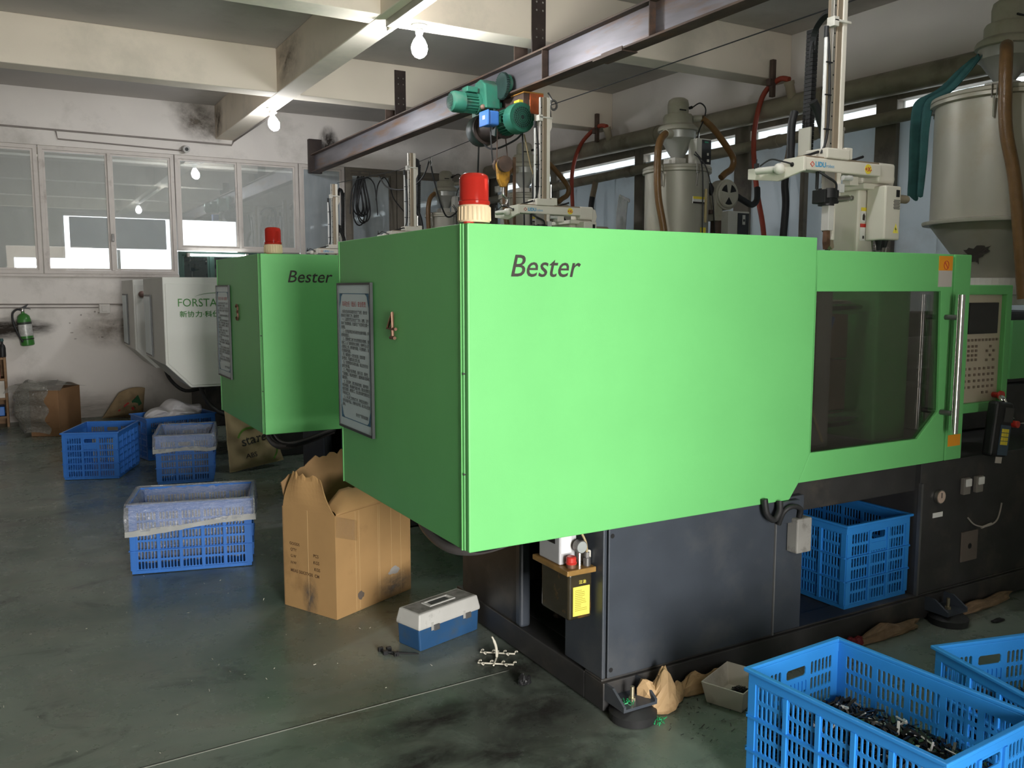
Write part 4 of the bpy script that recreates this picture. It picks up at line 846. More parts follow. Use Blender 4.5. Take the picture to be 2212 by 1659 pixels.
# ================================================================== HOPPER DRYERS
drym = mat('dryer_paint', (.42, .40, .33), .4, .15, var=.06, scale=3, dirt=(.34, .26, .15), dscale=1.6, dlo=.5, dhi=.8)
dryc = mat('loader_paint', (.44, .42, .34), .45, var=.06, dirt=(.30, .26, .18), dscale=3)
hosem = mat('brown_hose', (.16, .085, .03), .3, var=.15, scale=20, bump=.2, bscale=120)
def make_dryer(label, x, y, R, zl, zb, zld, rich=True):
    """zl lid height, zb bottom flange, zld loader flange height"""
    t = thing('hopper_dryer', label, 'dryer', (x, y, 1.46), 0, 'hopper dryers behind the presses')
    P = lambda a, b, c: (x+a, y+b, c)
    part('barrel', MB().lathe([(R*.93, zb), (R*.93, zl-.03)], P(0, 0, 0), 40), drym, t, smooth=40)
    part('cone', MB().lathe([(.13, 1.62), (R*.93, zb-.012)], P(0, 0, 0), 40), drym, t, smooth=40)
    part('flange', MB().lathe([(R*1.03, zb-.014), (R*1.04, zb-.005), (R*1.04, zb+.006), (R*.96, zb+.012)], P(0, 0, 0), 40), drym, t, smooth=30)
    part('outlet', MB().lathe([(.13, 1.56), (.13, 1.62)], P(0, 0, 0), 24).box(x-.19, x+.19, y-.19, y+.19, 1.52, 1.56).box(x-.14, x+.14, y-.14, y+.14, 1.46, 1.52), ivory, t, bev=.004)
    part('lid_rim', MB().lathe([(R*.95, zl-.04), (R, zl-.036), (R, zl-.018), (R*.985, zl-.014), (R, zl-.01), (R*.99, zl+.008), (R*.90, zl+.02), (.10, zl+.03)], P(0, 0, 0), 40), drym, t, smooth=25)
    for a in (-155, -95, 20, 100):
        c, s = math.cos(math.radians(a)), math.sin(math.radians(a)); r2 = R*1.02
        l = part('lid_latch', MB().tube([P(r2*c-.012*s, r2*s+.012*c, zl+.012), P(r2*c-.012*s, r2*s+.012*c, zl-.06), P(r2*c+.012*s, r2*s-.012*c, zl-.06), P(r2*c+.012*s, r2*s-.012*c, zl+.012)], .004, 6, closed=True), chrome, t, smooth=50)
        part('latch_tongue', MB().tube([P(r2*c, r2*s, zl-.05), P(R*.97*c, R*.97*s, zl-.16)], .006, 6), steel, l)
    # vacuum loader on the lid
    zf = zld
    part('loader_foot', MB().box(x-.10, x+.02, y-.09, y+.06, zl+.03, zl+.085).box(x-.13, x-.09, y-.05, y+.02, zl+.03, zl+.07), ivory, t, bev=.006)
    part('loader_funnel', MB().lathe([(.03, zl+.06), (.135, zf-.09), (.148, zf-.08), (.148, zf-.012)], P(0, 0, 0), 30), mat('funnel_grey', (.46, .46, .42), .35, .3, var=.06), t, smooth=35)
    part('loader_flange', MB().lathe([(.155, zf-.02), (.166, zf-.014), (.166, zf+.004), (.158, zf+.02), (.125, zf+.04)], P(0, 0, 0), 32), dryc, t, smooth=30)
    part('filter_housing', MB().lathe([(.122, zf+.04), (.122, zf+.10), (.112, zf+.118), (.09, zf+.125)], P(0, 0, 0), 30), dryc, t, smooth=40)
    mtr = part('motor_cap', MB().lathe([(.086, zf+.125), (.088, zf+.20), (.08, zf+.235), (.055, zf+.252), (.001, zf+.256)], P(0, 0, 0), 26), dryc, t, smooth=50)
    part('motor_slot', MB().box(x-.055, x+.01, y-.090, y-.082, zf+.140, zf+.150), black, mtr)
    part('motor_plug', MB().cyl(P(.045, -.085, zf+.165), P(.055, -.11, zf+.17), .012, n=10), black, mtr)
    part('motor_cable', MB().tube(smoothpath([P(.06, -.11, zf+.17), P(.12, -.13, zf+.205), P(.18, -.13, zf+.17), P(.17, -.13, zf+.09), P(.10, -.15, zf-.02), P(.075, -.15, zf-.12)]), .006, 6), blackrub, t, smooth=60)
    part('suction_stub', MB().cyl(P(.09, -.08, zf+.085), P(.15, -.12, zf+.09), .027, n=14), dryc, t, smooth=40)
    lc = part('loader_control', MB().box(x+.03, x+.19, y-.20, y-.10, zl+.02, zl+.235), ivory, t, bev=.006)
    part('control_face', MB().box(x+.088, x+.185, y-.204, y-.199, zl+.03, zl+.225), screenm, lc)
    part('control_key', MB().box(x+.142, x+.158, y-.207, y-.203, zl+.10, zl+.12), ivory, lc); part('control_key', MB().box(x+.142, x+.164, y-.207, y-.203, zl+.05, zl+.07), ivory, lc)
    part('control_label', MB().box(x+.115, x+.155, y-.206, y-.203, zl+.20, zl+.212), mat('label_green', (.04, .25, .15), .5), lc)
    part('pull_rod', MB().cyl(P(.14, -.1, zf-.09), P(.14, -.1, zf-.02), .006, n=8), chrome, t)
    # hoses
    hpath = [P(-.13, -.06, zf-.055), P(-.21, -.095, zf-.065), P(-.29, -.125, zf-.14), P(-.325, -.145, zf-.3), P(-.32, -.155, zl-.25), P(-.28, -.19, zl-.55), P(-.26, -.2, 1.6)] if R < .35 else [P(-.12, -.075, zf-.05), P(-.21, -.13, zf-.06), P(-.33, -.205, zf-.14), P(-.37, -.235, zf-.3), P(-.365, -.25, zl-.25), P(-.33, -.30, zl-.55), P(-.29, -.36, 1.5)]
    part('material_hose', MB().tube(smoothpath(hpath), .030 if R < .35 else .034, 12), hosem, t, smooth=60)
    part('hose_collar', MB().cyl(hpath[0], hpath[1], .036, n=14), dryc, t, smooth=40)
    part('exhaust_hose', MB().tube(smoothpath([P(.15, -.12, zf+.09), P(.25, -.14, zf+.02), P(.40, -.15, zf-.12), P(.485, -.15, zf-.22), P(.47, -.15, zf-.30), P(.40, -.15, zl-.02), P(.35, -.15, zl-.06)]), .028, 12), hosem, t, smooth=60)
    part('signal_wire', MB().tube(smoothpath([P(.0, -.21, zl+.10), P(.005, -R-.02, zl-.02), P(.02, -R-.02, zl-.5), P(.03, -R-.02, 1.7)]), .005, 6), blackrub, t, smooth=60)
    part('signal_wire', MB().tube(smoothpath([P(.01, -.21, zl+.12), P(.05, -R-.02, zl-.02), P(.12, -R-.02, zl-.25), P(.22, -R+.05, zl-.55), P(.25, -R+.05, 1.7)]), .005, 6), blackrub, t, smooth=60)
    part('sight_tube', MB().cyl(P(.075, -R*.93-.012, zl-.18), P(.075, -R*.93-.012, zl-.45), .012, n=10), mat('sight_amber', (.45, .36, .18), .25), t, smooth=40)
    d = part('dryer_label', MB().box(x-.06, x+.06, y-R*.93-.012, y-R*.93-.004, zl-.30, zl-.245), paperw, t)
    part('label_band', MB().box(x-.06, x+.06, y-R*.93-.0135, y-R*.93-.011, zl-.265, zl-.245), yellow, d)
    part('label_band', MB().box(x-.06, x+.06, y-R*.93-.0135, y-R*.93-.011, zl-.30, zl-.287), ink, d)
    part('caution_plate', MB().box(x+.03, x+.085, y-R*.93-.010, y-R*.93-.004, zl-.545, zl-.49), yellow, t)
    # blower and heater cabinet
    bx, by, bz = x+.40, y-.12, zl-.20
    bl = part('blower', MB().cyl((bx, by-.06, bz), (bx, by+.05, bz), .128, n=28).box(bx-.128, bx-.04, by-.05, by+.045, bz-.22, bz), dryc, t, bev=.006)
    part('blower_cover', MB().lathe([(.11, by-.062), (.112, by-.07), (.10, by-.078), (.001, by-.078)], (bx, 0, bz), 28, 'Y'), dryc, bl, smooth=30)
    for a in (45, 135, 270):
        pts = [(bx+.022*math.cos(math.radians(a)), bz+.022*math.sin(math.radians(a)))]+[(bx+.085*math.cos(math.radians(a+q)), bz+.085*math.sin(math.radians(a+q))) for q in (-26, -13, 0, 13, 26)]
        part('vent', MB().plate(pts, by-.0815, by-.077), black, bl)
    part('blower_neck', MB().cyl((bx-.02, by, bz-.1), (bx-.16, by, bz+.08), .03, n=12), blackrub, t, smooth=40)
    part('blower_hose', MB().tube(smoothpath([(bx+.12, by, bz+.02), (bx+.24, by, bz-.03), (bx+.36, by+.02, bz-.06), (bx+.46, by+.06, bz-.01), (bx+.50, by+.10, bz+.10)]), .027, 10), blackrub, t, smooth=60)
    part('heater_pipe', MB().cyl((bx-.06, by, bz-.2), (bx-.06, by, zl-.65), .05, n=16), rust, t, smooth=40)
    hc = part('heater_cabinet', MB().box(bx-.05, bx+.19, by-.13, by+.06, zl-.62, zl-.34), ivory, t, bev=.005)
    part('cabinet_face', MB().box(bx+.055, bx+.18, by-.135, by-.129, zl-.60, zl-.355), screenm, hc)
    part('thermostat', MB().box(bx+.105, bx+.135, by-.139, by-.134, zl-.45, zl-.37), ivory, hc); part('thermostat_window', MB().box(bx+.11, bx+.13, by-.141, by-.138, zl-.425, zl-.405), black, hc)
    part('nameplate', MB().box(bx+.06, bx+.175, by-.137, by-.133, zl-.62, zl-.59), paper, hc)
    part('mount_arm', MB().box(x+R*.85, bx-.02, by-.03, by+.03, zl-.36, zl-.33), rust, t)
    return t
D2 = make_dryer('grey hopper dryer with round vented blower, standing above the nearest cover', 4.86, 5.77, .285, 2.545, 1.80, 2.87)
for x_, y_, dz, lb in ((4.95, 8.45, .03, 'grey hopper dryer behind the yellow hoist hook'), (5.08, 10.75, .0, 'farthest grey hopper dryer, left of the large red beacon')):
    r = copy_tree(D2); r.location = (x_, y_, D2.location.z+dz); r['label'] = lb
D1 = make_dryer('large grey hopper dryer at the right edge with green cloth on it', 5.06, 3.12, .385, 2.655, 1.945, 2.955)
# peeled paint patch on the cone of the large dryer
R = random.Random(77); pp = []
for i in range(30):
    a = 2*math.pi*i/30; k = R.uniform(.6, 1.15); th = math.radians(189+17*k*math.cos(a)+5*math.sin(2*a)); z = 1.75+.052*k*math.sin(a)+.02*math.cos(a)
    rr = .13+(.358-.13)*(z-1.62)/(1.933-1.62)+.004; pp.append((5.06+rr*math.cos(th), 3.12+rr*math.sin(th), z))
rr = .13+(.358-.13)*(1.75-1.62)/(1.933-1.62)+.005; pp.append((5.06+rr*math.cos(math.radians(189)), 3.12+rr*math.sin(math.radians(189)), 1.75))
part('peeled_patch', MB().add(pp, [(i, (i+1) % 30, 30) for i in range(30)]), mat('bare_metal', (.10, .085, .075), .6, .2, var=.2), D1)
# green cloth draped over the lid of the large dryer
clm = mat('teal_cloth', (.035, .12, .12), .85, var=.2, scale=12, bump=.3, bscale=40)
def drape(u, v):
    path = smoothpath([(4.94, 3.20, 2.90), (4.915, 3.25, 2.84), (4.88, 3.35, 2.73), (4.835, 3.455, 2.67), (4.82, 3.475, 2.55), (4.82, 3.48, 2.3), (4.81, 3.48, 2.10)], 6)
    p = path[min(len(path)-1, int(round(v*(len(path)-1))))]; wd = .03+.05*min(1, v*2.2)*(1-.5*v)
    a = (u-.5)*2; return (p.x-.015*math.cos(a*5+v*3)-.01*abs(a), p.y+a*wd*.9, p.z+.012*math.sin(a*6+v*4)+(.02*a*a if v > .9 else 0))
mbc = MB().grid(drape, 14, 30)
solo('draped_cloth', mbc, clm, 'teal green cloth hanging over the rim of the large dryer', 'cloth', base=(4.82, 3.45, 2.10), smooth=60, solid=.006)
# standing wire fan behind the large dryer
t = thing('wire_fan', 'round wire cage fan half hidden behind the large dryer', 'fan', (5.42, 4.3, 1.3))
for k, rr in enumerate((.24, .20, .15, .10, .05)):
    part('cage_ring', MB().tube([(5.42+rr*math.cos(a*math.pi/16), 4.30-.02*(4-k)*-.3, 1.86+rr*math.sin(a*math.pi/16)) for a in range(32)], .0035 if k else .006, 5, closed=True), steel, t)
for k in range(24):
    a = k*math.pi/12; part('cage_spoke', MB().tube([(5.42+.03*math.cos(a), 4.30, 1.86+.03*math.sin(a)), (5.42+.24*math.cos(a), 4.30, 1.86+.24*math.sin(a))], .002, 4), steel, t)
part('fan_motor', MB().cyl((5.42, 4.31, 1.86), (5.42, 4.45, 1.86), .07, n=16), castiron, t, smooth=40)
for k in range(3):
    a = k*2*math.pi/3; part('blade', MB().plate([(-.02, .03), (.02, .03), (.07, .19), (-.03, .21)], -.002, .002).plate([(0, 0), (.001, 0), (.001, .001)], 0, .001), castiron, t, world=False).matrix_local = Matrix.Translation(Vector((0, .04, .56))) @ Matrix.Rotation(a, 4, 'Y')
part('fan_post', MB().cyl((5.42, 4.42, 1.0), (5.42, 4.42, 1.82), .02, n=10).box(5.3, 5.54, 4.3, 4.54, .0, .03).cyl((5.42, 4.42, .03), (5.42, 4.42, 1.0), .025, n=10), castiron, t, smooth=40)
# ================================================================== CRATES
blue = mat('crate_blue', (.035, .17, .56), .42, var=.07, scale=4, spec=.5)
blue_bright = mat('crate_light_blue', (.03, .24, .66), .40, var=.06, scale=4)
def perf(mb, L, z0, groups, per, rows, rh, M, t=.004, handle=False):
    """one slotted wall: local u along, w thickness, v up"""
    mg, rib = .034, .014
    sw = (L-2*mg-(groups-1)*rib)/(groups*per); a, bb, c = sw*.335, rh*.40, sw*.2
    def emit(q): return [M @ Vector(p) for p in q]
    def cell(u0, u1, v0, v1, a, b, c):
        cu, cv = (u0+u1)/2, (v0+v1)/2
        cor = [(u0, v0), (u0, v1), (u1, v1), (u1, v0)]
        s = [(cu-a, cv-b+c), (cu-a, cv+b-c), (cu-a+c, cv+b), (cu+a-c, cv+b), (cu+a, cv+b-c), (cu+a, cv-b+c), (cu+a-c, cv-b), (cu-a+c, cv-b)]
        pts = cor+s; vs = [(p[0], 0, p[1]) for p in pts]+[(p[0], t, p[1]) for p in pts]
        F = [(0, 1, 5, 4), (1, 6, 5), (1, 2, 7, 6), (2, 8, 7), (2, 3, 9, 8), (3, 10, 9), (3, 0, 11, 10), (0, 4, 11)]
        fs = F+[tuple(i+12 for i in f[::-1]) for f in F]+[(4+i, 4+(i+1) % 8, 16+(i+1) % 8, 16+i) for i in range(8)]
        mb.add(emit(vs), fs)
    def slab(u0, u1, v0, v1, w0=0, w1=t):
        mb.add(emit([(u, w_, v) for v in (v0, v1) for w_ in (w0, w1) for u in (u0, u1)]), [(0, 2, 3, 1), (4, 5, 7, 6), (0, 1, 5, 4), (2, 6, 7, 3), (0, 4, 6, 2), (1, 3, 7, 5)])
    zt = z0+rows*rh
    slab(0, mg, z0, zt); slab(L-mg, L, z0, zt)
    for g in range(groups):
        ub = mg+g*(per*sw+rib)
        if g < groups-1: slab(ub+per*sw, ub+per*sw+rib, z0, zt, -.007, t)
        for r in range(rows):
            v0 = z0+r*rh
            if handle and g == groups//2 and r == rows-1: cell(ub, ub+per*sw, v0, v0+rh, per*sw*.42, rh*.30, .006); continue
            for k in range(per): cell(ub+k*sw, ub+(k+1)*sw, v0, v0+rh, a, bb, c)
    for r in (2, 4): slab(0, L, z0+r*rh-.003, z0+r*rh+.003, -.011, 0)
    slab(0, mg*.8, z0, zt, -.004, 0); slab(L-mg*.8, L, z0, zt, -.004, 0)
    if handle: slab(L/2-.055, L/2+.055, z0+(rows-2)*rh+.012, z0+(rows-1)*rh-.006, -.003, 0)
CL, CW, CH = .63, .425, .39
def make_crate(m):
    t = thing('crate', '', 'crate', (0, 0, 0), 0)
    z0, rows = .022, 6; rh = (CH-.042-z0)/rows
    T = Matrix.Translation; Rz = lambda a: Matrix.Rotation(a, 4, 'Z')
    for name, L, M, g, h in (('side_panel', CL, T((-CL/2, -CW/2, 0)), 5, False), ('side_panel', CL, T((CL/2, CW/2, 0)) @ Rz(math.pi), 5, False),
                             ('end_panel', CW, T((CL/2, -CW/2, 0)) @ Rz(math.pi/2), 3, True), ('end_panel', CW, T((-CL/2, CW/2, 0)) @ Rz(-math.pi/2), 3, True)):
        mb = MB(); perf(mb, L, z0, g, 6, rows, rh, M, handle=h); part(name, mb, m, t, world=False)
    a, b = CL/2, CW/2
    part('bottom', MB().box(-a+.002, a-.002, -b+.002, b-.002, .002, .02), m, t, world=False)
    rim = MB().plate([(-a-.014, -b-.014), (a+.014, -b-.014), (a+.014, b+.014), (-a-.014, b+.014)], CH-.012, CH, 'XY', [[(-a+.004, -b+.004), (a-.004, -b+.004), (a-.004, b-.004), (-a+.004, b-.004)]])
    rim.plate([(-a-.003, -b-.003), (a+.003, -b-.003), (a+.003, b+.003), (-a-.003, b+.003)], CH-.045, CH-.011, 'XY', [[(-a+.004, -b+.004), (a-.004, -b+.004), (a-.004, b-.004), (-a+.004, b-.004)]])
    part('rim', rim, m, t, world=False, bev=.003)
    return t
cr_b = make_crate(blue); cr_l = make_crate(blue_bright); first = {id(cr_b): True, id(cr_l): True}
def crate(proto, cx, cy, cz, ang, label, group=None):
    """cx, cy: middle; ang: direction of the long side"""
    if first[id(proto)]: c = proto; first[id(proto)] = False
    else: c = copy_tree(proto)
    c.location = (cx, cy, cz); c.rotation_euler = (0, 0, math.radians(ang)); c['label'] = label; c['group'] = group or 'blue plastic crates'; c['category'] = 'crate'
    return c
def mid(corner, ang, su, sv):
    """middle of a crate from one corner; su, sv = +-1 towards which side of the long / short axis it extends"""
    a = math.radians(ang); u = Vector((math.cos(a), math.sin(a), 0)); v = Vector((-u.y, u.x, 0))
    p = Vector((corner[0], corner[1], 0))+u*su*CL/2+v*sv*CW/2; return p.x, p.y
# near crates: their left top corners are where the photo shows them
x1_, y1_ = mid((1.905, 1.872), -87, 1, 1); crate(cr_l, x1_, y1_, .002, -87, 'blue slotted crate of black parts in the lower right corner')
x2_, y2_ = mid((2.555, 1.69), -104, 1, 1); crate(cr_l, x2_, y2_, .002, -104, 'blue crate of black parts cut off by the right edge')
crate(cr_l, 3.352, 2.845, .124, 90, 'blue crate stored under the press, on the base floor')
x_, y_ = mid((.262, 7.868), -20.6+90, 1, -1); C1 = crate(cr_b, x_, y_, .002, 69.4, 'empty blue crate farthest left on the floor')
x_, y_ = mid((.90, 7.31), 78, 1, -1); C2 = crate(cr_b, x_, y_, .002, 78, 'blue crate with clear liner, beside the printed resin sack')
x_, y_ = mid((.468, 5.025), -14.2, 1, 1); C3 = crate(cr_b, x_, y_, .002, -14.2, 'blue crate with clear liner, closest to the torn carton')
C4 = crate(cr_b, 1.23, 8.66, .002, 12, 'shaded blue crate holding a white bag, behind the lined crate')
# clear film liners folded over the rims
film = sheet_mat('clear_film', (.93, .95, .97), .26, .10, .12, (.82, .85, .92), bump=.9, bscale=26)
def liner(label, host, hem, seed, dip=0.):
    R = random.Random(seed); t = host; nu = 96
    rows = [(hem, .020), (CH*.8, .024), (CH+.006, .020), (CH+.010, .002), (CH*.9, -.012), (CH*.6, -.022), (CH*.25, -.03), (.05, -.04)]
    mb = MB(); a, b = CL/2, CW/2; per = [(-a, -b), (a, -b), (a, b), (-a, b)]
    vs = []
    for j, (z, o) in enumerate(rows):
        for i in range(nu):
            s = i/nu*4; k = int(s); f = s-k; p, q = per[k], per[(k+1) % 4]
            x = p[0]+(q[0]-p[0])*f; y = p[1]+(q[1]-p[1])*f
            nx, ny = ((0, -1), (1, 0), (0, 1), (-1, 0))[k]
            cf = min(f, 1-f); ox, oy = nx*o, ny*o
            if cf < .02: ox, oy = (1 if x > 0 else -1)*o, (1 if y > 0 else -1)*o
            jit = .010 if j in (0, 1) else .004 if j < 4 else .012
            zz = z+(.008*math.sin(i*.21+seed)+R.uniform(-.002, .002) if j == 0 else R.uniform(-.006, .006) if j > 3 else 0)+(dip*(x/a) if j == 0 else 0)
            vs.append((x+ox+nx*R.uniform(0, jit)*(1 if o > 0 else -1), y+oy+ny*R.uniform(0, jit)*(1 if o > 0 else -1), zz))
    m = len(rows); fs = [(j*nu+i, j*nu+(i+1) % nu, (j+1)*nu+(i+1) % nu, (j+1)*nu+i) for j in range(m-1) for i in range(nu)]
    fs.append([(m-1)*nu+i for i in range(nu)]); mb.add(vs, fs)
    o = part('crate_liner', mb, film, None, smooth=80); o.location = host.location; o.rotation_euler = host.rotation_euler
    hm = MB().add([(vs[i][0]*1.008, vs[i][1]*1.012, vs[i][2]-.004) for i in range(nu)]+[(vs[i][0]*1.006, vs[i][1]*1.010, vs[i][2]+.026+.006*math.sin(i*.37)) for i in range(nu)], [(i, (i+1) % nu, nu+(i+1) % nu, nu+i) for i in range(nu)])
    part('hem', hm, mat('film_hem', (.62, .62, .58), .4, var=.08, transl=.4), o, world=False, smooth=60)
    return tag(o, label, 'plastic bag', 'clear crate liners')
liner('clear plastic liner folded over the crate nearest the torn carton', C3, .25, 4, .022)
liner('clear plastic liner folded over the crate by the printed resin sack', C2, .265, 9)
# black moulded scraps: a heap nobody could count
scr = mat('black_scrap', (.012, .012, .013), .3, var=.3); scw = mat('grey_scrap', (.5, .48, .47), .4)
def scraps(name, label, cx, cy, z0, rx, ry, h, n, ang, seed, m=scr, size=1.0, shape='round', flat=.55):
    R = random.Random(seed); mb = MB(); A = Matrix.Rotation(math.radians(ang), 4, 'Z')
    for i in range(n):
        if shape == 'box': x, y = R.uniform(-1, 1), R.uniform(-1, 1)
        else:
            r = math.sqrt(R.random()); q = R.uniform(0, 6.283); x, y = r*math.cos(q), r*math.sin(q)
        z = h*(1-flat*(x*x+y*y)**.5)*R.uniform(.25, 1.05)
        p = A @ Vector((x*rx, y*ry, 0)); M = Matrix.Translation((p.x, p.y, max(.006, z))) @ Matrix.Rotation(R.uniform(0, 6.28), 4, 'Z') @ Matrix.Rotation(R.uniform(-1.2, 1.2), 4, 'X') @ Matrix.Rotation(R.uniform(-1, 1), 4, 'Y')
        l, w_, t_ = R.uniform(.010, .026)*size, R.uniform(.002, .006)*size, R.uniform(.001, .0025)*size
        mb.box(-l, l, -w_, w_, -t_, t_, M)
        if i % 2: mb.box(l*.7, l, -w_*2.4, w_, -t_, t_*2, M)
    o = part(name, mb, m, None); o.location = (cx, cy, z0); tag(o, label, 'plastic parts', None, 'stuff'); return o
scraps('moulded_clips', 'heap of black moulded clips in the lower right crate', x1_, y1_, .024, .285, .185, .25, 4200, -87, 1, shape='box', flat=.22)
scraps('moulded_clips', 'heap of black moulded clips in the crate cut off at right', x2_, y2_, .024, .285, .185, .25, 3000, -104, 2, shape='box', flat=.22)
scraps('pale_clips', 'few pale clips lying on the black heap', x1_+.02, y1_+.0, .235, .20, .13, .04, 22, -87, 6, scw)
# ================================================================== WHITE TRAY
def tray():
    a, b, h = .115, .085, .085; t = thing('plastic_tray', 'small white plastic tray with black bits beside the front crate', 'tray', (2.30, 2.335, .001), math.radians(22))
    mb = MB(); k = .82
    o = [(-a*k, -b*k, 0), (a*k, -b*k, 0), (a*k, b*k, 0), (-a*k, b*k, 0), (-a, -b, h), (a, -b, h), (a, b, h), (-a, b, h)]
    q = .95; i_ = [(x*k*q, y*k*q, .005) for x, y in ((-a, -b), (a, -b), (a, b), (-a, b))]+[(x*q, y*q, h) for x, y in ((-a, -b), (a, -b), (a, b), (-a, b))]
    fs = [(0, 3, 2, 1)]+[(j, (j+1) % 4, 4+(j+1) % 4, 4+j) for j in range(4)]+[(8, 9, 10, 11)]+[(8+j, 12+j, 12+(j+1) % 4, 8+(j+1) % 4) for j in range(4)]+[(4+j, 4+(j+1) % 4, 12+(j+1) % 4, 12+j) for j in range(4)]
    mb.add(o+i_, fs); part('shell', mb, mat('tray_white', (.62, .57, .50), .5, var=.06, dirt=(.42, .37, .3), dscale=8), t, world=False, bev=.006, seg=3)
    return t
tray()
scraps('black_pellets', 'small pile of black bits in the white tray', 2.31, 2.32, .008, .05, .04, .045, 260, 20, 8, size=.4)
# ================================================================== TORN CARTON
card = mat('cardboard', (.43, .255, .105), .8, var=.07, scale=5, dirt=(.24, .13, .05), dscale=3.2, dlo=.56, dhi=.8)
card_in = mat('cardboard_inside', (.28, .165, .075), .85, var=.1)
ct = thing('carton', 'torn brown cardboard carton with raised flaps under the nearest press', 'box', (1.234, 3.846, .001), math.radians(25.8))
L_, W_, H_ = .526, .364, .50
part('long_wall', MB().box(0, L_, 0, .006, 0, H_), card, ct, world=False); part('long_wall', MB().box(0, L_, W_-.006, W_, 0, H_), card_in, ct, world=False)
pe = part('end_wall', MB().box(0, .006, .006, W_-.006, 0, H_), card, ct, world=False); part('end_wall', MB().box(L_-.006, L_, .006, W_-.006, 0, H_), card, ct, world=False)
part('bottom', MB().box(.006, L_-.006, .006, W_-.006, 0, .006), card_in, ct, world=False)
for xx in (.13, .155, .285, .295, .38, .45): part('crease', MB().box(xx, xx+.0025, -.0012, .0005, .01, H_-.005), mat('card_crease', (.55, .37, .18), .8), ct, world=False)
part('crease', MB().box(-.0012, .0005, .185, .188, .01, H_+.0), MATS['card_crease'], ct, world=False)
def torn(n, f, seed, amp):
    R = random.Random(seed); return [R.uniform(-amp, amp) for _ in range(n)]
def flap_end(u, v):     # on the end wall, leaning inward, narrow torn top
    s = .006+(W_-.012)*(.5+(u-.5)*(1-.42*v)); s += .06*v
    tz = torn(13, 0, 3, .012)[int(round(u*12))] if v > .95 else 0
    return (.003+.05*v*v+.012*math.sin(u*7)*v, s, H_+.155*v+tz-.05*max(0, .35-u)*v)
part('flap', MB().grid(flap_end, 12, 6), card, ct, world=False, solid=.006)
def flap_front(u, v):   # long side, bulging inward
    tz = torn(17, 0, 5, .006)[int(round(u*16))] if v > .95 else 0
    x = .01+(L_-.01)*u; k = min(1, u*5)
    return (x+.03*v*(1-u), .003+.05*v*v*1.6+.02*v, H_+(.145*v-.055*v*v)*k*(1.0-.25*u)+tz+.02*v*(1-k))
part('flap', MB().grid(flap_front, 16, 8), card, ct, world=False, solid=.006, smooth=60)
def flap_back(u, v):
    tz = torn(21, 0, 11, .012)[int(round(u*20))] if v > .95 else 0
    return (.02+(L_-.02)*u, W_-.003+.03*v, H_+v*(.11+.09*min(1, u*2.2))+tz)
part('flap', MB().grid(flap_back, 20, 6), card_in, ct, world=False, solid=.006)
tape = sheet_mat('clear_tape', (.97, .95, .9), .03, .07, .15, (.7, .62, .5), bump=.6, bscale=40)
part('tape', MB().grid(lambda u, v: (.14*u, -.0035-.001*math.sin(u*20), H_-.10-.05*u+.10*v), 8, 4), tape, ct, world=False)
stain(ct, (-.002, .175, .075), (.06, .12), grimem, 'X', world=False); stain(ct, (.40, -.002, .06), (.16, .08), grimem, world=False)
part('grime_patch', blotch(MB(), (.40, -.0016, .135), (1, 0, 0), (0, 0, 1), .045, .02, 4), mat('torn_paper', (.38, .36, .34), .8), ct, world=False)
part('grime_patch', blotch(MB(), (.16, -.0016, .075), (1, 0, 0), (0, 0, 1), .022, .022, 6), mat('grime', (.14, .11, .09), .8), ct, world=False)
cprint = mat('carton_print', (.12, .065, .03), .8, var=.2)
for s_, yy, zz, sz in (('GOODS', .315, .315, .020), ("Q'TY", .310, .285, .020), ('G.W', .310, .253, .020), ('N.W', .310, .220, .020), ('PCS', .150, .278, .022), ('KGS', .150, .245, .022), ('KGS', .145, .212, .022), ('MEAS 50X37X50  CM', .312, .180, .022)):
    text(s_, sz, cprint, pe, (-.0015, yy, zz), (0, -1, 0), (0, 0, 1), world=False, weight=.0003)
# ================================================================== TOOLBOX
tbb = mat('toolbox_blue', (.025, .085, .20), .45, var=.1, scale=6, dirt=(.05, .09, .15), dscale=8); tbw = mat('toolbox_white', (.55, .54, .51), .5, var=.06, scale=9, dirt=(.20, .19, .17), dscale=9, dlo=.55, dhi=.75)
tb = thing('toolbox', 'plastic toolbox with grimy white lid and blue body on the floor', 'toolbox', (1.426, 3.314, .001), math.radians(17))
part('body', MB().plate([(.004, 0), (.350, 0), (.356, .095), (-.002, .095)], .003, .147), tbb, tb, world=False, bev=.006)
ld = MB(); l0, l1 = [(-.006, -.004), (.360, -.004), (.360, .154), (-.006, .154)], [(.004, .006), (.350, .006), (.350, .144), (.004, .144)]
ld.add([(x, y, .095) for x, y in l0]+[(x, y, .110) for x, y in l0]+[(x, y, .163) for x, y in l1], [(0, 3, 2, 1)]+[(j, (j+1) % 4, 4+(j+1) % 4, 4+j) for j in range(4)]+[(4+j, 4+(j+1) % 4, 8+(j+1) % 4, 8+j) for j in range(4)]+[(8, 9, 10, 11)])
lid = part('lid', ld, tbw, tb, world=False, bev=.006)
part('lid_grime', MB().plate([(.014, .02), (.34, .02), (.34, .13), (.014, .13)], .1632, .1636, 'XY', [[(.10, .045), (.25, .045), (.25, .105), (.10, .105)]]), mat('grimy_top', (.22, .21, .19), .7, var=.35, scale=30), lid, world=False)
part('handle_well', frame_rect(MB(), .10, .25, .045, .105, .008, .162, .168, 'XY'), tbw, lid, world=False)
part('handle_pad', MB().box(.125, .225, .060, .090, .1635, .166), mat('handle_dark', (.05, .05, .05), .6, var=.3, scale=40), lid, world=False)
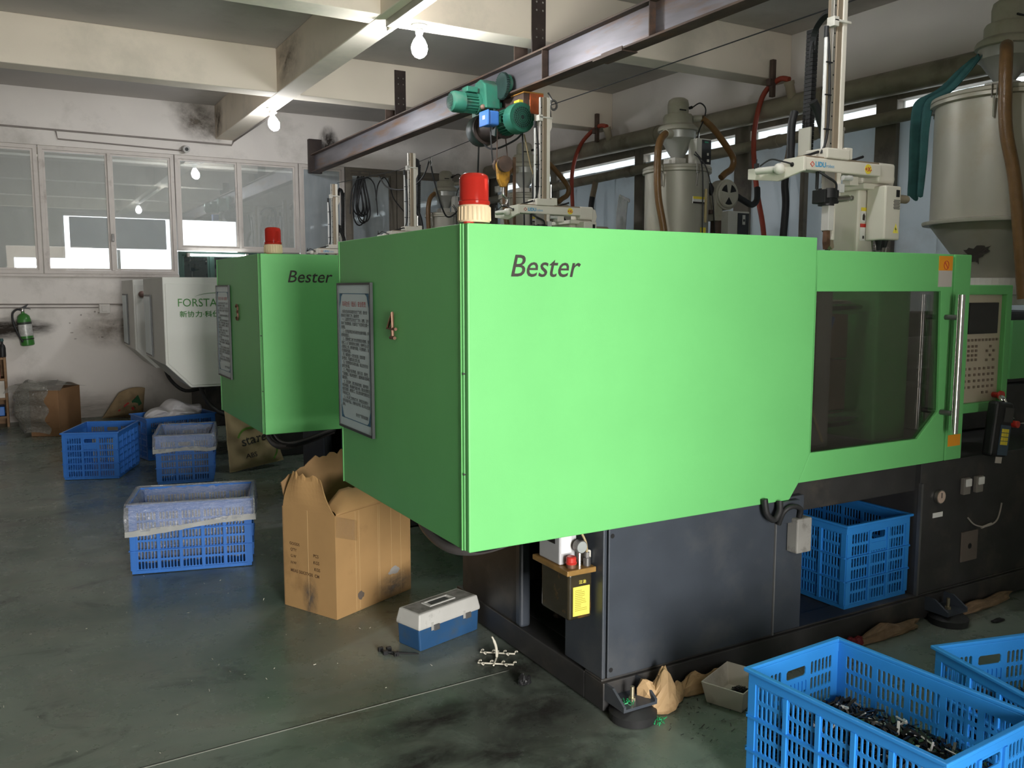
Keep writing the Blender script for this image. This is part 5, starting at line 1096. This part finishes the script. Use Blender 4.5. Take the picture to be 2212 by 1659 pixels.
for xx in (.075, .265):
    part('latch', MB().box(xx, xx+.035, -.010, -.001, .075, .102), mat('latch_grey', (.09, .09, .09), .5), tb, world=False, bev=.004)
    for q in range(3): part('latch_rib', MB().box(xx-.012+q*.005, xx-.010+q*.005, -.0065, -.0035, .08, .115), tbw, tb, world=False)
# ================================================================== LUBRICATION PUMP
lp = thing('lubrication_pump', 'lubrication pump with brown oil tank and yellow label on the press base', 'pump', (1.73, 2.64, .345))
oil = mat('oil_tank', (.035, .028, .016), .2, var=.3, scale=14, dirt=(.20, .10, .02), dscale=9, coat=.3)
tk = part('tank', MB().box(1.682, 1.785, 2.548, 2.74, .350, .525), oil, lp, bev=.01, seg=3)
part('tank_lid', MB().box(1.664, 1.79, 2.53, 2.775, .525, .545), mat('lid_amber', (.30, .17, .05), .4, var=.3, scale=15), lp, bev=.003)
part('pump_housing', MB().box(1.675, 1.75, 2.60, 2.745, .546, .71), mat('pump_grey', (.50, .50, .52), .4, var=.06), lp, bev=.006)
part('housing_label', MB().box(1.6735, 1.6755, 2.63, 2.72, .62, .665), black, lp)
part('front_label', MB().box(1.680, 1.725, 2.598, 2.6005, .59, .67), paperw, lp)
part('yellow_label', MB().box(1.700, 1.772, 2.5455, 2.549, .366, .475), yellow2, tk)
mk = MB(); R = random.Random(2)
for r in range(12):
    mk.box(1.707, 1.707+R.uniform(.025, .055), 2.5448, 2.5456, .385+r*.0068, .387+r*.0068)
o = part('label_text', mk, mat('label_brown', (.30, .22, .04), .6), tk); o['kind'] = 'stuff'
text('注油', .016, yellow2, tk, (1.725, 2.547, .485), (1, 0, 0), (0, 0, 1))
part('filler_neck', MB().cyl((1.703, 2.565, .545), (1.703, 2.565, .560), .018, n=14), brass, lp, smooth=40)
cpn = MB().lathe([(.020, 0), (.022, .006), (.019, .008), (.019, .024), (.015, .028)], (1.703, 2.565, .559), 14)
part('filler_cap', cpn, red, lp, smooth=25)
part('gauge_stem', MB().cyl((1.742, 2.57, .545), (1.742, 2.57, .60), .007, n=8), steel, lp, smooth=40)
g = part('gauge', MB().cyl((1.742, 2.555, .618), (1.742, 2.58, .618), .024, n=18), castiron, lp, smooth=40)
part('gauge_glass', MB().cyl((1.742, 2.552, .618), (1.742, 2.5555, .618), .021, n=18), mat('gauge_face', (.35, .37, .36), .15), g, smooth=40)
part('outlet_fitting', MB().cyl((1.768, 2.56, .545), (1.768, 2.56, .575), .015, n=10).cyl((1.768, 2.56, .575), (1.768, 2.56, .595), .010, n=6), castiron, lp, smooth=40)
part('oil_pipe', MB().tube(smoothpath([(1.768, 2.56, .59), (1.766, 2.565, .63), (1.752, 2.58, .67), (1.735, 2.60, .70)]), .005, 7), mat('oil_pipe', (.36, .28, .14), .4), lp, smooth=60)
part('mount_ear', MB().box(1.77, 1.789, 2.56, 2.70, .546, .60), ivory, lp, bev=.006)
# ================================================================== HANDHELD ROBOT CONTROLLER
tp = thing('teach_pendant', 'black handheld controller with yellow keys hanging below the operator panel', 'controller', (4.08, 2.43, .74))
M = Matrix.Translation((4.08, 2.43, .885)) @ Matrix.Rotation(math.radians(8), 4, 'Y')
part('housing', MB().box(-.085, .05, -.02, .035, -.135, .13, M), black, tp, bev=.015, seg=3)
part('screen', MB().box(-.025, .045, -.024, -.0195, .035, .105, M), mat('dim_lcd', (.045, .045, .042), .3), tp)
part('key_plate', MB().box(-.04, .04, -.0225, -.0195, -.125, .02, M), mat('key_blue', (.05, .08, .12), .5), tp)
for r in range(4):
    for c in range(3): part('key', MB().box(-.03+c*.019, -.014+c*.019, -.0255, -.022, -.075+r*.02, -.058+r*.02, M), yellow, tp)
part('stop_button', MB().cyl(M @ Vector((.075, -.01, .03)), M @ Vector((.075, -.035, .03)), .017, n=14), red, tp, smooth=40)
part('side_grip', MB().box(.05, .095, -.01, .03, .0, .06, M), black, tp, bev=.008)
part('tag', MB().box(-.03, .02, -.012, -.010, -.165, -.135, M), paper, tp)
part('hanger', MB().tube(smoothpath([M @ Vector((-.02, .0, .13)), M @ Vector((-.01, .02, .15)), M @ Vector((.03, .03, .15)), M @ Vector((.04, .02, .125))]), .009, 8), steel, tp, smooth=60)
# ================================================================== SACKS AND BAGS
def sack(name, label, m, f, nu=24, nv=16, sub=1, base=(0, 0, 0), loc=None, rz=0, grp=None, cat='sack', crump=.012, seed=1):
    """closed pillow: f(u, v) -> (centre x, z, half thickness) ; front and back skins share the seam"""
    R = random.Random(seed); mb = MB(); n1 = nu+1
    ph = [R.uniform(0, 6.28) for _ in range(6)]
    def wr(u, v, s): return crump*(.5*abs(math.sin(u*13+v*19+ph[4]))+.35*abs(math.sin(u*31-v*17+ph[5]))+math.sin(u*9+ph[0]+v*4)*math.sin(v*7+ph[1])+.6*math.sin(u*17+v*11+ph[2])+.5*math.sin(v*23-u*6+ph[3]))*s
    vs = []
    for side in (-1, 1):
        for j in range(nv+1):
            for i in range(nu+1):
                u, v = i/nu, j/nv; x, z, th = f(u, v); e = max(0, math.sin(math.pi*u))**.5*max(0, math.sin(math.pi*min(1, max(0, v))))**.4
                y = side*th*e+wr(u, v, .4+e); vs.append((x, y, max(.003, z+wr(v, u, .5*e))))
    k = n1*(nv+1); fs = []
    for j in range(nv):
        for i in range(nu):
            a = j*n1+i; fs.append((a, a+1, a+n1+1, a+n1)); fs.append((k+a, k+a+n1, k+a+n1+1, k+a+1))
    mb.add(vs, fs)
    bm = None
    o = part(name, mb, m, None, smooth=70)
    b = bmesh.new(); b.from_mesh(o.data); bmesh.ops.remove_doubles(b, verts=b.verts, dist=.0015); b.to_mesh(o.data); b.free()
    for p in o.data.polygons: p.use_smooth = True
    if sub: md = o.modifiers.new('u', 'SUBSURF'); md.levels = sub; md.render_levels = sub
    o.location = loc; o.rotation_euler = (0, 0, rz); return tag(o, label, cat, grp)
from mathutils.bvhtree import BVHTree
def decal(o, s):
    """lay a flat print on the wrinkled front of a sack"""
    me = s.data; t = BVHTree.FromPolygons([v.co[:] for v in me.vertices], [p.vertices[:] for p in me.polygons])
    for v in o.data.vertices:
        h = t.ray_cast(Vector((v.co.x, -1, v.co.z)), Vector((0, 1, 0)))
        if h[0] is not None: v.co.y = h[0].y-.004+min(0, (v.co.y+.1)*.15)
    return o
# printed resin sack leaning against the green press
kraft2 = mat('sack_paper', (.44, .335, .19), .7, var=.07, scale=5, bump=.25, bscale=14, dirt=(.34, .24, .12), dscale=3)
s1 = sack('resin_sack', 'kraft resin sack lettered in black with green arcs, behind the lined crate', kraft2,
          lambda u, v: (-.06+.50*u*(1-.22*v)-.03*v, .57*v+.05*u*(1-v), .085*(1-.45*v)), loc=(1.555, 7.50, .002), rz=math.radians(12), seed=3)
sk = mat('sack_ink', (.045, .04, .035), .7)
_t1 = text('starex', .115, sk, s1, (.03, -.098, .225), (.985, 0, .17), (-.16, 0, .985), world=False, weight=.0012)
_t2 = text('ABS', .055, sk, s1, (.075, -.098, .115), (.985, 0, .17), (-.16, 0, .985), world=False, weight=.001)
gar = mat('sack_green', (.13, .30, .04), .6)
_t3 = part('green_arc', MB().tube(smoothpath([(.0, -.096, .30), (.03, -.097, .345), (.10, -.094, .375), (.17, -.090, .375)]), .010, 5), gar, s1, world=False, smooth=60)
_t4 = part('green_arc', MB().tube(smoothpath([(.335, -.082, .275), (.365, -.08, .21), (.365, -.085, .14), (.325, -.092, .085)]), .010, 5), gar, s1, world=False, smooth=60)
for q in (_t1, _t2, _t3, _t4): decal(q, s1)
s2 = sack('paper_sack', 'slumped tan paper sack leaning on the back wall', mat('sack_tan', (.40, .29, .165), .75, var=.08, bump=.3, bscale=12, dirt=(.25, .18, .10), dscale=4),
          lambda u, v: (.02+.46*u*(1-.35*v)+.20*v, .04*0+(.30+.16*u)*v*(1-.25*u*u), .11*(1-.4*v)), loc=(.80, 11.47, .002), rz=0, seed=8)
_r1 = part('red_stripe', MB().tube([(.20, -.125, .09), (.30, -.125, .17), (.40, -.105, .235)], .012, 4), redink, s2, world=False)
_r2 = part('green_print', MB().plate([(.38, .10), (.47, .16), (.43, .27), (.35, .20)], -.118, -.112), mat('sack_dkgreen', (.04, .16, .07), .7), s2, world=False)
_r3 = part('red_print', MB().plate([(.355, .085), (.385, .10), (.375, .135), (.345, .12)], -.119, -.113), redink, s2, world=False)
for q in (_r1, _r2, _r3): decal(q, s2)
sack('white_bag', 'crumpled white bag bulging out of the shaded blue crate', cloth_w,
     lambda u, v: (-.27+.54*u+.02*v*math.sin(u*9), .26+v*(.10+.11*math.sin(math.pi*u)**.6+.05*u+.02*math.sin(u*14)), .17), loc=(1.23, 8.66, .002), rz=math.radians(12), seed=12, cat='bag', crump=.022, nu=40, nv=26)
# carton wrapped in clear film near the back wall
wc = thing('wrapped_carton', 'brown carton half covered in clear film by the back wall', 'box', (.062, 10.437, .001), math.radians(-29.5))
part('box_wall', MB().box(0, .305, 0, .47, 0, .50), mat('carton_dark', (.30, .165, .08), .8, var=.1, dirt=(.2, .1, .045), dscale=4), wc, world=False, bev=.004)
part('tape_line', MB().box(.04, .20, -.002, .0005, .145, .150), mat('tape_dark', (.13, .07, .04), .7), wc, world=False)
def wrap(u, v):
    a = math.pi*(.05+.95*u); rr = .30+.04*math.sin(u*11+v*5)+.03*math.sin(v*13+u*4)
    x = .10-.30*math.sin(a)*(.75+.4*math.sin(math.pi*v*.9))+(.16 if u < .2 else 0)*(1-u*5)
    return (x+.02*math.sin(v*17+u*9), .16-.22*math.cos(a)+.02*math.sin(v*15), .03+.53*v+.02*math.sin(u*13))
film2 = sheet_mat('grey_film', (.75, .74, .71), .34, .12, .16, (.45, .44, .40), bump=1., bscale=16)
part('film_side', MB().grid(wrap, 22, 18), film2, wc, world=False, smooth=80)
part('film_top', MB().grid(lambda u, v: (-.24+.60*u, -.06+.56*v+.02*math.sin(u*9), .545+.03*math.sin(u*7+1)*math.sin(v*6)-.05*(abs(v-.5)*2)**3-.09*max(0, .35-u)), 18, 14), film2, wc, world=False, smooth=80)
# ================================================================== LEFT EDGE SHELF, EXTINGUISHER, SWITCH
wood = mat('old_wood', (.26, .15, .075), .65, var=.15, scale=4, stretch=(1, 1, 6))
sh = thing('shelf_unit', 'low wooden shelf unit cut off by the left edge', 'shelf', (-.45, 11.46, 0))
part('side_board', MB().box(-.165, -.14, 11.31, 11.62, 0, .79), wood, sh, bev=.003); part('side_board', MB().box(-.80, -.775, 11.31, 11.62, 0, .79), wood, sh, bev=.003)
for zz in (.10, .31, .53, .765): part('shelf_board', MB().box(-.775, -.166, 11.31, 11.62, zz, zz+.022), wood, sh)
part('back_board', MB().box(-.775, -.166, 11.622, 11.632, 0, .78), wood, sh)
part('door', MB().box(-.48, -.168, 11.305, 11.315, .335, .525), mat('shelf_white', (.62, .58, .52), .6), sh)
solo('blue_bin', MB().box(-.46, -.18, 11.33, 11.58, .125, .23), blue, 'blue box on the lowest board of the wooden shelf', 'box', bev=.008)
solo('wood_box', MB().box(-.48, -.20, 11.34, 11.56, .554, .70), mat('red_wood', (.24, .10, .06), .6), 'reddish box on the upper board of the wooden shelf', 'box', bev=.004)
bt = thing('black_bottle', 'black bottle standing on top of the wooden shelf', 'bottle', (-.17, 11.42, .788))
part('body', MB().lathe([(.034, 0), (.036, .01), (.036, .10), (.03, .13), (.014, .15), (.014, .18)], (-.17, 11.42, .788), 16), black, bt, smooth=40)
part('cap', MB().lathe([(.018, .178), (.02, .185), (.016, .21)], (-.17, 11.42, .788), 12), mat('cap_teal', (.03, .08, .08), .5), bt, smooth=40)
fe = thing('fire_extinguisher', 'green fire extinguisher with silver label hanging on the back wall', 'extinguisher', (.09, 11.585, .90))
fe.rotation_euler = (0, math.radians(-5), 0)
exg = mat('extinguisher_green', (.045, .19, .035), .3, var=.06)
part('cylinder', MB().lathe([(.055, 0), (.070, .008), (.072, .02), (.072, .30), (.062, .345), (.035, .37), (.018, .378), (.018, .40)], (0, 0, 0), 26), exg, fe, world=False, smooth=40)
part('label', MB().lathe([(.0725, .115), (.0735, .12), (.0735, .245), (.0725, .25)], (0, 0, 0), 26, cap=False), mat('label_silver', (.50, .50, .48), .4, .2, var=.25, scale=30), fe, world=False, smooth=40)
part('label_band', MB().lathe([(.0728, .25), (.0738, .252), (.0738, .275), (.0728, .277)], (0, 0, 0), 26, cap=False), mat('band_black', (.03, .04, .03), .5), fe, world=False)
part('strap', MB().lathe([(.073, .072), (.0755, .073), (.0755, .083), (.073, .084)], (0, 0, 0), 26, cap=False), black, fe, world=False)
part('valve', MB().lathe([(.020, .395), (.022, .40), (.020, .43), (.012, .44)], (0, 0, 0), 12), steel, fe, world=False, smooth=40)
part('lever', MB().plate([(-.03, .435), (.06, .425), (.085, .415), (.085, .422), (.04, .44), (.07, .475), (.062, .48), (.0, .45)], -.009, .009), black, fe, world=False)
part('hose', MB().tube(smoothpath([(-.015, -.01, .42), (-.06, -.01, .425), (-.105, -.01, .38), (-.11, -.01, .28), (-.085, -.02, .16), (-.06, -.05, .08)]), .0115, 8), blackrub, fe, world=False, smooth=60)
part('nozzle', MB().tube([(-.06, -.05, .085), (-.045, -.055, .05)], [.011, .016], 8), black, fe, world=False)
ws_ = thing('wall_switch', 'square white switch box on the back wall right of the extinguisher', 'switch', (.925, YB-.02, 1.26))
part('box', MB().box(.865, .985, YB-.035, YB-.001, 1.265, 1.375), mat('switch_white', (.60, .57, .53), .5), ws_, bev=.006)
part('rocker', MB().box(.895, .955, YB-.042, YB-.036, 1.285, 1.355), MATS['switch_white'], ws_, bev=.003)
# ================================================================== LITTER ON THE FLOOR
wsp = mat('sprue_white', (.70, .66, .55), .45)
sp = thing('white_sprue', 'white branching plastic sprue with upright stem on the floor', 'plastic sprue', (1.68, 3.09, .001))
part('stem', MB().tube(smoothpath([(1.685, 3.10, .008), (1.682, 3.10, .05), (1.67, 3.10, .085), (1.662, 3.10, .10)]), [.006]*12+[.004]*7, 8), wsp, sp, smooth=60)
part('runner', MB().tube([(1.635, 3.035, .006), (1.685, 3.10, .006), (1.72, 3.15, .006)], .004, 6), wsp, sp)
for cx, cy in ((1.650, 3.045), (1.708, 3.135)):
    part('branch', MB().tube([(cx-.06, cy+.045, .006), (cx+.06, cy-.045, .006)], .0035, 6), wsp, sp)
    for k in range(-3, 4):
        if k == 0: continue
        px, py = cx+k*.0195, cy-k*.0146; s_ = 1 if k % 2 else -1
        part('clip', MB().tube(smoothpath([(px, py, .006), (px+.010*s_, py+.014*s_, .006), (px+.017*s_, py+.010*s_, .012), (px+.015*s_, py+.002*s_, .012)], 3), .003, 5), wsp, sp)
bs = thing('black_sprue', 'black plastic sprue with a thin stem near the toolbox', 'plastic sprue', (1.33, 3.33, .001))
part('stem', MB().tube([(1.30, 3.36, .012), (1.41, 3.29, .008)], [.006, .003], 7), black, bs)
part('runner', MB().tube([(1.285, 3.40, .008), (1.325, 3.325, .008)], .006, 6), black, bs)
for dx, dy in ((-.02, .05), (.02, -.03), (-.015, .005), (.012, .035)): part('clip', MB().box(1.295+dx, 1.315+dx, 3.355+dy, 3.37+dy, .001, .018), black, bs)
def crumple(name, label, m, cx, cy, rx, ry, h, seed, cat='paper', ang=0, n=20, mm=10, grp=None):
    R = random.Random(seed); mb = MB().sphere((0, 0, 0), 1, n, mm); A = math.radians(ang); vs = []
    for (x, y, z) in mb.v:
        k = 1+R.uniform(-.12, .12)*(1-abs(z))+.15*math.sin(x*7+seed)*math.sin(z*5+y*6)
        X, Y_, Z_ = x*rx*k, y*ry*k, max(0, (z+.45)/1.45)*h*(1+.25*math.sin(x*5+seed*2)+R.uniform(-.05, .05))
        vs.append((X*math.cos(A)-Y_*math.sin(A), X*math.sin(A)+Y_*math.cos(A), Z_+.002))
    mb.v = vs; o = part(name, mb, m, None); o.location = (cx, cy, 0); return tag(o, label, cat, grp)
kp = mat('crumpled_kraft', (.50, .33, .17), .7, var=.08, dirt=(.30, .18, .08), dscale=10)
crumple('crumpled_paper', 'crumpled tan paper bag beside the levelling foot', kp, 1.985, 2.405, .075, .045, .14, 3, ang=-20, n=16, mm=10)
crumple('crumpled_paper', 'small torn piece of tan paper between the bag and the roll', kp, 2.095, 2.435, .045, .03, .06, 9, ang=30, n=12, mm=8)
crumple('rolled_kraft', 'dirty roll of tan kraft paper against the sill by the tray', kp, 2.235, 2.445, .13, .026, .075, 5, ang=2)
rag = mat('oily_rag', (.20, .13, .075), .85, var=.25, scale=20)
crumple('oily_rag', 'long oily brown rag lying along the sill behind the front crate', rag, 3.33, 2.44, .21, .03, .055, 14, 'rag', ang=1)
crumple('oily_rag', 'brown rag strip beside the rear levelling foot at right', rag, 4.06, 2.445, .24, .028, .045, 21, 'rag', ang=4)
crumple('red_scrap', 'dark red scrap at the end of the oily rag', mat('dark_red', (.16, .01, .015), .6), 3.10, 2.44, .05, .025, .04, 2, 'scrap')
crumple('black_rag', 'small black rag lump on the stained floor', black, 1.665, 2.835, .028, .022, .038, 33, 'rag')
crumple('black_rag', 'flat black scrap on the floor at far right', black, 3.93, 2.30, .045, .015, .012, 41, 'scrap')
grn = mat('green_bits', (.02, .35, .12), .4)
scraps('green_clips', 'tiny green plastic clips on the floor by the levelling foot', 1.93, 2.335, .0, .035, .025, .012, 34, 0, 15, grn, .35)
scraps('green_clips', 'tiny green plastic clips lying on the foot bracket', 1.845, 2.40, .066, .03, .03, .008, 18, 0, 16, grn, .35)
scraps('black_bits', 'scattered black plastic crumbs on the floor near the tray', 2.12, 2.25, .0, .20, .16, .002, 60, 0, 17, scr, .3)
scraps('white_bits', 'scattered white plastic crumbs over the open floor', .75, 3.9, .0, 1.0, 1.1, .001, 40, 0, 18, wsp, .22)
crumple('brown_block', 'small brown block inside the press base opening', mat('block_brown', (.16, .11, .09), .7), 1.99, 3.10, .025, .02, .03, 51, 'block', n=6, mm=4).location.z = .122
# odds and ends in the shade beneath the farther green press
bx_ = thing('printed_box', 'small box with red print in the shade under the farther press', 'box', (2.60, 7.74, .001))
part('body', MB().box(2.50, 2.72, 7.62, 7.86, .05, .30), mat('box_drab', (.28, .25, .2), .7), bx_, bev=.003)
part('stand', MB().box(2.46, 2.76, 7.60, 7.88, 0, .05), base_dark, bx_)
part('red_print', MB().box(2.545, 2.60, 7.618, 7.621, .07, .12), red, bx_)
bpy.context.view_layer.update()
